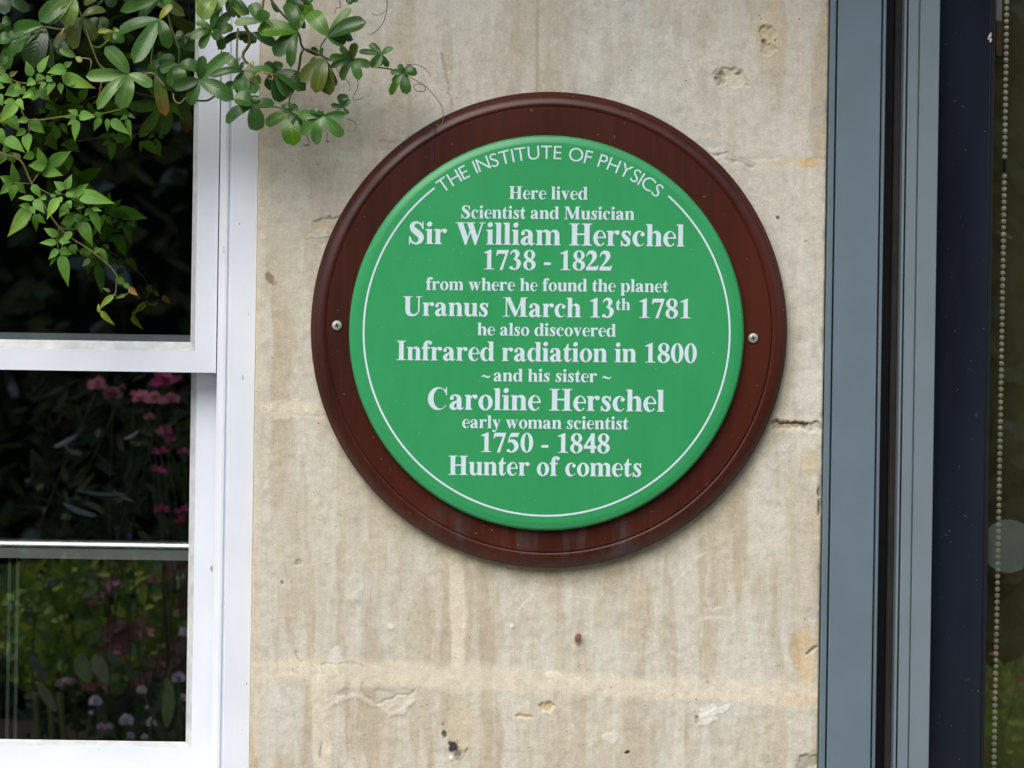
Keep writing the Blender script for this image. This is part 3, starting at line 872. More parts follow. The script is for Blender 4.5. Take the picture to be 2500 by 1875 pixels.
# water-mark mask: below the disc
for i, (x, y, z) in enumerate(m.v):
    dx, dz = x - BC.x, z - BC.z
    r = math.hypot(dx, dz)
    k = max(0.0, min(1.0, (-dz / max(r, 1e-4) - 0.80) / 0.15)) * (1 if r > 0.18 else 0)
    m.col[i] = (k, k, k)
board = m.build("wooden_board", M_WOOD, plaque, True, 38)
# plank joints of the board (hair cracks, near the top)
for px, depth_, wd in ((1062, 0.0, 0.00055), (1674, 0.021, 0.0004)):
    jm = MB()
    xx = P(px, 330, -0.022).x
    dx = xx - BC.x
    vs = []
    ro, ri = RB - 0.001 - depth_, 0.2435
    for k in range(28):
        rr_ = ro + (ri - ro) * k / 27
        zz_ = BC.z + math.sqrt(max(0, rr_ * rr_ - dx * dx))
        yy_ = board_y(rr_) - 0.00025
        vs += [(xx - wd, yy_, zz_), (xx + wd, yy_, zz_)]
    jm.add(vs, [(2 * k, 2 * k + 1, 2 * k + 3, 2 * k + 2) for k in range(27)])
    jm.build("plank_joint", M_CRACK, board)
RD = 482.5 * S * 0.991
YF = -0.0345                           # face of the green disc
m = MB()
m.lathe_y((GC.x, 0, GC.z), [(0.0, YF), (RD - 0.0105, YF), (RD - 0.0085, YF + 0.0003), (RD - 0.0028, YF + 0.0020), (RD - 0.0008, YF + 0.0042), (RD, YF + 0.0075), (RD - 0.0004, -0.0215)], 200)
disc = m.build("sign_disc", M_GREEN, plaque, True, 30)
KD = (D + YF) / D
def G(px, py, dy=0.0): return P(px, py, YF - 0.0003 - dy)

# white ring, open at the top for the arched words
m = MB()
r0, r1 = 444.5 * S * KD, 449.2 * S * KD
GF = Vector((GC.x, 0, GC.z))
n = 220
a0, a1 = R(40.8), R(360 - 38.6)
vs, fs = [], []
for i in range(n + 1):
    a = a0 + (a1 - a0) * i / n
    for r in (r0, r1): vs.append((GF.x + r * math.sin(a), YF - 0.0004, GF.z + r * math.cos(a)))
for i in range(n): fs.append((2 * i, 2 * i + 2, 2 * i + 3, 2 * i + 1))
m.add(vs, fs)
m.build("border_line", M_LETTER, disc)

# --- bold serif letters, drawn as strokes, stems, slabs and bowls in units of 1/1000 em
GL = {}
def poly(*p): return [('p', [tuple(a) for a in p])]
def stem(x0, x1, y0, y1): return poly((x0, y0), (x1, y0), (x1, y1), (x0, y1))
def foot(s0, s1, l, r, y=0, t=20, b=34):     # bottom slab with small brackets
    return poly((l, y), (r, y), (r, y + t), (s1 + (r - s1) * 0.35, y + t + 4), (s1, y + t + b), (s0, y + t + b), (s0 + (l - s0) * 0.35, y + t + 4), (l, y + t))
def head(s0, s1, l, r, y, t=20, b=34):
    return poly((l, y), (l, y - t), (s0 + (l - s0) * 0.35, y - t - 4), (s0, y - t - b), (s1, y - t - b), (s1 + (r - s1) * 0.35, y - t - 4), (r, y - t), (r, y))
def flag(s0, s1, l, y): return poly((l, y), (l, y - 26), (s0 - 14, y - 34), (s0, y - 62), (s1, y - 62), (s1, y))
def ring(oc, orr, ic, irr, a0=0, a1=360): return [('r', (oc, orr, ic, irr, a0, a1))]
def strk(*pw): return [('s', [tuple(a) for a in pw])]
def dot(x, y, r): return [('r', ((x, y), (r, r), (x, y), (0.01, 0.01), 0, 360))]
def arch(x0, x1, w=141): # shoulder from stem edge x0 into a stem whose right edge is x1
    cx = x1 - w / 2
    return strk((x0 - 8, 372, 26), (x0 + 42, 420, 42), (x0 + 98, 441, 62), (cx - 38, 412, 112), (cx, 325, w), (cx, 40, w))
def defs():
    G_ = GL
    G_['i'] = (278, stem(67, 208, 10, 461) + flag(67, 208, 16, 461) + foot(67, 208, 16, 262) + dot(137, 612, 78))
    G_['l'] = (278, stem(67, 208, 10, 676) + flag(67, 208, 16, 676) + foot(67, 208, 16, 258))
    G_['n'] = (556, stem(65, 206, 10, 461) + flag(65, 206, 18, 461) + foot(65, 206, 20, 252) + arch(206, 491) + foot(350, 491, 308, 540))
    G_['m'] = (833, stem(63, 202, 10, 461) + flag(63, 202, 16, 461) + foot(63, 202, 18, 246) + arch(202, 486, 139) + foot(347, 486, 304, 530) + arch(486, 770, 139) + foot(631, 770, 588, 818))
    G_['h'] = (556, stem(65, 206, 10, 676) + flag(65, 206, 16, 676) + foot(65, 206, 20, 252) + arch(206, 491) + foot(350, 491, 308, 540))
    G_['u'] = (556, strk((135, 440, 141), (135, 135, 141), (166, 54, 112), (232, 20, 68), (300, 42, 44), (360, 96, 26)) + flag(65, 206, 16, 461) + stem(353, 494, 0, 461) + flag(353, 494, 304, 461) + poly((480, 0), (540, 0), (540, 24), (494, 40), (480, 60)))
    G_['r'] = (444, stem(65, 206, 10, 461) + flag(65, 206, 18, 461) + foot(65, 206, 20, 262) + strk((200, 345, 24), (244, 410, 44), (300, 445, 52), (352, 430, 60)) + dot(360, 405, 66))
    G_['d'] = (556, stem(352, 493, 0, 676) + flag(352, 493, 300, 676) + poly((480, 0), (536, 0), (536, 24), (493, 40), (480, 60)) + ring((212, 229), (188, 244), (262, 231), (98, 204)))
    G_['p'] = (556, stem(63, 204, -195, 461) + flag(63, 204, 16, 461) + foot(63, 204, 18, 262, -205) + ring((342, 229), (188, 244), (292, 229), (100, 204)))
    G_['a'] = (500, dot(96, 356, 58) + strk((62, 375, 40), (110, 432, 44), (190, 452, 42), (268, 432, 70), (322, 370, 128), (334, 290, 140), (334, 100, 140), (356, 44, 104), (402, 24, 62), (480, 56, 20))
               + strk((330, 292, 30), (232, 246, 60), (140, 190, 106), (96, 108, 142), (134, 38, 100), (196, 20, 62), (262, 50, 44), (334, 112, 26)))
    G_['c'] = (444, ring((232, 229), (208, 244), (284, 234), (128, 206), 46, 320) + dot(346, 362, 62))
    G_['e'] = (444, ring((226, 229), (202, 244), (262, 236), (112, 208), 0, 320) + stem(150, 426, 236, 272))
    G_['o'] = (500, ring((250, 229), (226, 244), (250, 229), (96, 210)))
    G_['s'] = (389, strk((322, 322, 22), (300, 400, 40), (218, 446, 46), (126, 414, 92), (108, 345, 100), (160, 280, 118), (232, 214, 128), (282, 135, 108), (262, 52, 92), (182, 12, 48), (92, 52, 40), (50, 150, 22)) + stem(318, 342, 318, 473) + stem(36, 58, -14, 158))
    G_['t'] = (333, poly((18, 403), (18, 424), (108, 504), (182, 630), (206, 630), (206, 461), (306, 461), (306, 403), (206, 403), (206, 100), (66, 100), (66, 403)) + strk((136, 130, 140), (150, 56, 116), (208, 24, 70), (262, 44, 40), (314, 112, 20)))
    G_['f'] = (333, stem(74, 216, 10, 560) + stem(14, 305, 405, 461) + foot(74, 216, 16, 284) + strk((145, 530, 142), (164, 612, 116), (222, 664, 56), (296, 660, 50)) + dot(318, 612, 62))
    G_['v'] = (500, poly((52, 450), (208, 450), (318, 150), (262, -14), (238, -14)) + poly((242, -14), (268, -14), (430, 450), (396, 450), (300, 168)) + stem(21, 252, 436, 461) + stem(336, 485, 436, 461))
    G_['w'] = (722, poly((48, 450), (196, 450), (290, 150), (240, -14), (218, -14)) + poly((220, -14), (246, -14), (390, 360), (374, 420), (278, 150)) + poly((296, 450), (444, 450), (540, 150), (492, -14), (468, -14))
               + poly((470, -14), (496, -14), (652, 450), (620, 450), (528, 168)) + stem(18, 242, 436, 461) + stem(262, 498, 436, 461) + stem(566, 706, 436, 461))
    G_['y'] = (500, poly((50, 450), (206, 450), (322, 130), (268, -10), (240, -14)) + strk((412, 450, 32), (300, 120, 34), (236, -70, 40), (190, -158, 50), (120, -186, 40)) + dot(88, -144, 60) + stem(18, 252, 436, 461) + stem(336, 486, 436, 461))
    G_['H'] = (778, stem(106, 267, 10, 666) + stem(511, 672, 10, 666) + foot(106, 267, 21, 354) + foot(511, 672, 424, 757) + head(106, 267, 21, 354, 676) + head(511, 672, 424, 757, 676) + stem(260, 520, 322, 368))
    G_['I'] = (389, stem(114, 275, 10, 666) + foot(114, 275, 20, 370) + head(114, 275, 20, 370, 676))
    G_['S'] = (556, strk((470, 470, 24), (432, 590, 46), (300, 662, 54), (170, 622, 112), (126, 530, 140), (192, 425, 168), (330, 320, 182), (424, 200, 162), (388, 76, 126), (262, 8, 54), (120, 66, 46), (58, 220, 24)) + stem(466, 492, 462, 691) + stem(36, 62, -19, 232))
    G_['C'] = (722, ring((372, 336), (326, 355), (438, 340), (222, 318), 38, 322) + stem(626, 652, 448, 691) + poly((560, 600), (640, 500), (650, 460), (640, 640)))
    G_['U'] = (722, strk((190, 660, 161), (190, 210, 161), (226, 84, 136), (340, 16, 76), (470, 36, 60), (572, 120, 46), (596, 230, 42), (596, 660, 42)) + head(110, 270, 16, 366, 676) + head(575, 617, 496, 703, 676))
    G_['M'] = (944, stem(118, 154, 10, 660) + foot(118, 154, 14, 256) + stem(672, 832, 10, 666) + foot(672, 832, 584, 921) + poly((112, 660), (276, 660), (552, 90), (470, 0), (444, 0)) + poly((446, 0), (474, 0), (690, 470), (690, 560), (660, 540), (500, 160)) + poly((668, 500), (740, 660), (672, 660), (640, 480)) + stem(14, 292, 656, 676) + head(672, 832, 664, 921, 676))
    G_['W'] = (1000, poly((76, 660), (252, 660), (414, 190), (356, -15), (328, -15)) + poly((332, -15), (362, -15), (520, 440), (496, 500), (398, 190)) + poly((398, 660), (574, 660), (730, 190), (672, -15), (644, -15)) + poly((648, -15), (678, -15), (906, 660), (864, 660), (712, 206)) + stem(14, 330, 656, 676) + stem(350, 648, 656, 676) + stem(790, 984, 656, 676))
    G_['0'] = (500, ring((250, 337), (226, 350), (250, 337), (92, 316)))
    G_['1'] = (500, stem(188, 330, 10, 640) + foot(188, 330, 70, 442) + poly((65, 566), (65, 590), (298, 688), (330, 688), (330, 560), (188, 560)))
    G_['2'] = (500, strk((38, 480, 22), (80, 580, 60), (170, 632, 108), (290, 600, 150), (330, 490, 156), (280, 360, 110), (180, 230, 66), (60, 92, 56), (40, 40, 60)) + poly((20, 0), (432, 0), (478, 178), (452, 178), (424, 140), (392, 130), (130, 130), (20, 30)))
    G_['3'] = (500, strk((46, 520, 20), (90, 610, 56), (180, 652, 84), (278, 612, 128), (302, 520, 140), (250, 420, 84), (168, 366, 30)) + strk((168, 366, 36), (270, 344, 84), (350, 250, 148), (346, 150, 140), (290, 52, 92), (190, 10, 48), (104, 40, 60)) + dot(72, 64, 56))
    G_['4'] = (500, stem(282, 414, 0, 688) + stem(24, 476, 150, 252) + poly((24, 170), (24, 240), (312, 688), (330, 688), (330, 540), (100, 232)))
    G_['5'] = (500, poly((104, 540), (166, 676), (440, 676), (468, 700), (420, 540)) + poly((104, 560), (140, 560), (84, 330), (54, 330)) + strk((70, 350, 40), (170, 400, 90), (300, 350, 140), (366, 230, 150), (338, 110, 128), (250, 30, 74), (160, 8, 46), (90, 40, 60)) + dot(68, 56, 54))
    G_['7'] = (500, poly((22, 478), (48, 478), (92, 548), (366, 548), (152, -14), (250, -14), (476, 650), (476, 676), (54, 676)))
    G_['8'] = (500, ring((250, 512), (202, 178), (256, 516), (84, 142)) + ring((250, 172), (224, 188), (244, 166), (96, 152)) + strk((120, 430, 70), (240, 340, 120), (370, 250, 80)))
    G_['-'] = (333, stem(44, 290, 171, 261))
    G_['~'] = (520, strk((36, 200, 26), (78, 276, 60), (150, 290, 82), (260, 238, 84), (370, 206, 82), (436, 236, 60), (482, 310, 26)))
    G_[' '] = (250, [])
    G_['_'] = (120, [])
defs()

def catm(p, sub=8):
    out = []
    for i in range(len(p) - 1):
        a = [np.array(p[max(0, min(len(p) - 1, j))], dtype=float) for j in (i - 1, i, i + 1, i + 2)]
        for k in range(sub):
            t = k / sub
            out.append(0.5 * (2 * a[1] + (a[2] - a[0]) * t + (2 * a[0] - 5 * a[1] + 4 * a[2] - a[3]) * t * t + (3 * a[1] - a[0] - 3 * a[2] + a[3]) * t ** 3))
    out.append(np.array(p[-1], dtype=float))
    return out

def glyph(mb, chp, tr, lift0):
    w_, prims = GL[chp]
    for k, (kind, d) in enumerate(prims):
        dy = lift0 + k * 0.000012
        if kind == 'p':
            vs = [tr(x, y, dy) for x, y in d]
            mb.add(vs, [tuple(range(len(vs)))])
        elif kind == 'r':
            (ox, oy), (orx, ory), (ix, iy), (irx, iry), a0, a1 = d
            n = max(8, int(40 * (a1 - a0) / 360))
            vs = []
            for i in range(n + 1):
                a = R(a0 + (a1 - a0) * i / n)
                vs.append(tr(ox + orx * math.cos(a), oy + ory * math.sin(a), dy))
                vs.append(tr(ix + irx * math.cos(a), iy + iry * math.sin(a), dy))
            mb.add(vs, [(2 * i, 2 * i + 2, 2 * i + 3, 2 * i + 1) for i in range(n)])
        else:
            pts = catm(d, 7)
            vs = []
            for i, q in enumerate(pts):
                t = pts[min(i + 1, len(pts) - 1)][:2] - pts[max(i - 1, 0)][:2]
                t = t / (np.hypot(*t) + 1e-9)
                h_ = q[2] / 2
                vs.append(tr(q[0] - t[1] * h_, q[1] + t[0] * h_, dy)); vs.append(tr(q[0] + t[1] * h_, q[1] - t[0] * h_, dy))
            mb.add(vs, [(2 * i, 2 * i + 1, 2 * i + 3, 2 * i + 2) for i in range(len(pts) - 1)])

SLOPE = 0.0098
def text_line(txt, x0, x1, yb_, em, label, sup=None):
    """txt between photo columns x0..x1 (2212-wide measurements), baseline yb_ at x0"""
    k = 2500 / 2212
    x0 *= k; x1 *= k; yb_ *= k
    total, items = 0, []
    i = 0
    while i < len(txt):
        chp = txt[i]
        if chp == '^':                         # superscript pair
            for c2 in txt[i + 1:i + 3]:
                items.append((c2, total, 0.60, 270)); total += GL[c2][0] * 0.60 + 14
            i += 3; continue
        items.append((chp, total, 1.0, 0)); total += GL[chp][0]
        i += 1
    sx = (x1 - x0) / (total - 30)
    mb = MB()
    for j, (chp, ox, sc_, up) in enumerate(items):
        def tr(x, y, dy, ox=ox, sc_=sc_, up=up):
            X_ = x0 + (ox - 15 + x * sc_) * sx
            Y_ = yb_ + SLOPE * (X_ - x0) - (up + y * sc_) * em / 1000.0
            return G(X_ + 0.011 * (yb_ - Y_), Y_, dy)
        glyph(mb, chp, tr, 0.0001)
        glyph(mb, chp, (lambda x, y, dy, tr=tr: tr(x + 13, y + 10, dy)), 0.00022)
    o = mb.build("text_line", M_LETTER, disc)
    o['label'] = label
for t_, a, b, c_, em, lb in (
    ("Here lived", 1099, 1269, 430, 46, "small white line reading Here lived"),
    ("Scientist and Musician", 996, 1370, 471.5, 45.5, "small white line reading Scientist and Musician"),
    ("Sir William Herschel", 882, 1478, 527, 79, "largest upper white line reading Sir William Herschel"),
    ("1738 - 1822", 1042, 1322, 582, 70, "white line of years reading 1738 - 1822"),
    ("from where he found the planet", 920, 1443, 626.5, 45.5, "small white line reading from where he found the planet"),
    ("Uranus  March 13^th 1781", 870, 1494, 682, 69.5, "white line reading Uranus March 13th 1781"),
    ("he also discovered", 1031, 1330, 724.5, 45.5, "small white line reading he also discovered"),
    ("Infrared radiation in 1800", 856, 1505, 778, 69.5, "widest white line reading Infrared radiation in 1800"),
    ("~_and his sister ~", 1040, 1320, 823.5, 45.5, "small white line reading and his sister between tildes"),
    ("Caroline Herschel", 922, 1435, 884.5, 78, "large white line reading Caroline Herschel"),
    ("early woman scientist", 998, 1357, 924.5, 45.5, "small white line reading early woman scientist"),
    ("1750 - 1848", 1036, 1317, 976.5, 69.5, "white line of years reading 1750 - 1848"),
    ("Hunter of comets", 968, 1386, 1026, 69, "bottom white line reading Hunter of comets")):
    text_line(t_, a, b, c_, em, lb)

# arched sans-serif words, built-in font outlines bent round the top
def arc_text(txt, rad, a0, a1, cap):
    cu = bpy.data.curves.new("arc", 'FONT'); cu.size = 1.0; cu.resolution_u = 6; cu.offset = -0.004
    ob = bpy.data.objects.new("arc", cu); C.objects.link(ob)
    def mesh_of(s_):
        cu.body = s_
        bpy.context.view_layer.update()
        dg = bpy.context.evaluated_depsgraph_get()
        me_ = bpy.data.meshes.new_from_object(ob.evaluated_get(dg))
        vs = [tuple(v.co) for v in me_.vertices]; fs = [tuple(p.vertices) for p in me_.polygons]
        bpy.data.meshes.remove(me_)
        return vs, fs
    H_, _ = mesh_of("H")
    ch_ = max(v[1] for v in H_)
    sc_ = cap / ch_
    info = []
    pos = 0.0
    gap = 0.075 * ch_ / 0.7
    for c_ in txt:
        if c_ == ' ': pos += 0.30 * ch_ / 0.7; continue
        vs, fs = mesh_of(c_)
        lo = min(v[0] for v in vs); hi = max(v[0] for v in vs)
        g_ = gap * (0.35 if c_ in "TY" else 1)
        info.append((vs, fs, pos - lo, hi - lo)); pos += hi - lo + gap
    total = pos - gap
    mb = MB()
    for vs, fs, off, wd in info:
        mid = off + 0.0
        out = []
        lo = min(v[0] for v in vs); cx = (lo + off + wd / 2) / total
        ang = a0 + (a1 - a0) * ((off + lo) + wd / 2) / total
        for v in vs:
            lx = (v[0] - lo - wd / 2) * sc_
            r = rad + v[1] * sc_
            # rigid letter turned to the tangent
            xx = GF.x + r * math.sin(ang) + lx * math.cos(ang)
            zz = GF.z + r * math.cos(ang) - lx * math.sin(ang)
            out.append((xx, YF - 0.0004, zz))
        mb.add(out, fs)
    bpy.data.objects.remove(ob)
    o = mb.build("text_line", M_LETTER, disc)
    o['label'] = "arched thin sans-serif capitals reading THE INSTITUTE OF PHYSICS"
arc_text("THE INSTITUTE OF PHYSICS", 424 * S * KD, R(-37.6), R(38.3), 32.6 * S * KD)

# cross-head screws
def screw(px, py):
    q = P(px, py, -0.024)
    m = MB()
    r = 0.0062
    y0_ = -0.0225
    m.lathe_y((q.x, 0, q.z), [(0.0, y0_ - 0.0026), (0.0040, y0_ - 0.0025), (0.0050, y0_ - 0.0021), (0.0058, y0_ - 0.0012), (r, y0_ + 0.0002)], 28)
    o = m.build("screw", M_STEEL, plaque, True)
    rc = MB()
    for a in (20, 110):
        ca_, sa_ = math.cos(R(a)), math.sin(R(a))
        pts = []
        for (u, v) in ((-0.003, -0.0007), (0.003, -0.0007), (0.003, 0.0007), (-0.003, 0.0007)):
            pts.append((q.x + u * ca_ - v * sa_, y0_ - 0.0028 - a * 2e-7, q.z + u * sa_ + v * ca_))
        rc.add(pts, [(0, 1, 2, 3)])
    rc.build("cross_slot", M_CRACK, o)
    wsh = MB(); wsh.lathe_y((q.x, 0, q.z), [(r, y0_ - 0.0003), (r + 0.0012, y0_ - 0.0004), (r + 0.0016, y0_ + 0.0002)], 28)
    wsh.build("countersink", M_CRACK, o, True)
screw(822.5, 794.5)
screw(1839, 825.5)

# ------------------------------------------------------------------ tiny snail on the wall
sq = P(1410.5, 1556)
sn = thing("snail", (sq.x, -0.002, sq.z), "tiny reddish brown snail shell stuck to the stone below the plaque", "snail")
m = MB()
cx, cz = sq.x, sq.z
m.ball((cx, -0.0045, cz), 0.0038, 0.0040, 0.0058, 16, 12)
for k in range(3):
    a = k * 0.9
    pts = [(cx + 0.0012 + math.cos(t) * (0.0026 - 0.00022 * t), -0.0066 - 0.0004 * k, cz + 0.001 + math.sin(t) * (0.0038 - 0.0003 * t)) for t in np.linspace(a, a + 2.2, 6)]
    m.tube(pts, 0.0011, 0.0008, 6, 3)
sh = m.build("shell", M_SNAIL, sn, True)
m = MB()
m.tube([(cx - 0.0030, -0.0045, cz + 0.0048), (cx - 0.0041, -0.0055, cz + 0.001), (cx - 0.0038, -0.0052, cz - 0.003), (cx - 0.0022, -0.0045, cz - 0.0055)], 0.0009, 0.0007, 6, 3)
m.build("shell_lip", M_SHELLLIP, sn, True)

# ------------------------------------------------------------------ climbing plants
rl_ = random.Random(5)
def blade(mb, base, tip, width, prof, facing, fold, bend, col, tipcol=None, nu=9, wave=0.0):
    base = Vector(base); tip = Vector(tip)
    d = tip - base; L = d.length
    if L < 1e-6: return
    t_ = d / L
    f = Vector(facing)
    side = t_.cross(f)
    if side.length < 1e-3: side = t_.cross(Vector((0.2, -0.9, 0.3)))
    side.normalize()
    nrm = side.cross(t_).normalized()
    if nrm.y > 0: nrm = -nrm
    vs, uvs, cols = [], [], []
    ph = rl_.uniform(0, 6)
    for i in range(nu + 1):
        t = i / nu
        if prof == 'oblong':
            wv = (t ** 0.62) * ((1 - t) ** 0.38) / 0.55 if 0 < t < 1 else 0.02
        elif prof == 'lance':
            wv = (t ** 0.55) * ((1 - t) ** 1.25) / 0.40 if 0 < t < 1 else 0.015
        else:
            wv = (t ** 0.6) * ((1 - t) ** 0.6) / 0.435 if 0 < t < 1 else 0.02
        p = base + d * t + nrm * (bend * L * (math.sin(math.pi * t) * 0.6 - 0.5 * t * t))
        for j in range(5):
            v = (j - 2) / 2
            hw = v * wv * width / 2
            q = p + side * hw - nrm * (fold * abs(v) ** 1.4 * wv * width / 2) * -1.0 * 1.0 + nrm * (wave * width * math.sin(t * 9 + ph + v))
            vs.append(q); uvs.append((t, 0.5 + v * 0.5))
            k = t ** 2.2
            cc_ = col if tipcol is None else tuple(a * (1 - k) + b * k for a, b in zip(col, tipcol))
            e_ = 1 + 0.12 * abs(v)
            cols.append(tuple(a * e_ for a in cc_))
    fs = [(i * 5 + j, i * 5 + j + 1, (i + 1) * 5 + j + 1, (i + 1) * 5 + j) for i in range(nu) for j in range(4)]
    mb.add(vs, fs, uvs, cols)

TON = {'d': (0.026, 0.075, 0.020), 'm': (0.042, 0.115, 0.034), 'l': (0.085, 0.175, 0.062), 'o': (0.075, 0.105, 0.030), 'y': (0.20, 0.25, 0.05),
       'p': (0.13, 0.22, 0.075), 'b': (0.022, 0.052, 0.026), 'r': (0.22, 0.085, 0.025), 'g': (0.060, 0.15, 0.05), 'k': (0.05, 0.13, 0.012),
       'j': (0.085, 0.215, 0.055), 'jl': (0.125, 0.265, 0.07), 'jy': (0.13, 0.22, 0.02), 'jd': (0.045, 0.135, 0.012), 'br': (0.14, 0.075, 0.035)}
TON = {k_: (v_[0] * 1.08, v_[1] * 1.06, v_[2] * 0.68) for k_, v_ in TON.items()}
def z1(x, y): return (x / 3.456, y / 3.456)
def z2(x, y): return (500 + x / 3.456, y / 3.456)
def z3(x, y): return (x / 3.456, 360 + y / 3.456)

pas = thing("passion_flower_vine", P(330, -260, -0.06), "dark glossy vine with five-lobed leaves and curly tendrils over the window top", "climbing plant")
jas = thing("jasmine_vine", P(40, -260, -0.05), "bright green vine with small pointed leaflets hanging down the dark pane", "climbing plant")

def lobed(f, cx, cy, tone, lobes, yd, fold=0.28):
    """palmate leaf: lobes = (tipx, tipy, width[, tone])"""
    cx_, cy_ = f(cx, cy)
    mb = MB()
    base = P(cx_, cy_, yd)
    for lb in lobes:
        tx, ty = f(lb[0], lb[1])
        tn = TON[lb[3]] if len(lb) > 3 else TON[tone]
        kv = rl_.uniform(0.85, 1.18)
        tn = tuple(a * kv for a in tn)
        ln = math.hypot(tx - cx_, ty - cy_) * S
        tip = P(tx, ty, yd + rl_.uniform(-0.28, 0.22) * ln)
        fac = (rl_.uniform(-0.35, 0.35), -1, rl_.uniform(-0.1, 0.6))
        tc = TON['r'] if len(lb) > 4 else None
        blade(mb, base, tip, lb[2] / 3.456 * S * 1.04, 'oblong', fac, fold * rl_.uniform(0.4, 1.2), rl_.uniform(0.05, 0.28), tn, tc, 10, 0.012)
    mb.build("leaf", M_PLEAF, pas, True)
    return base

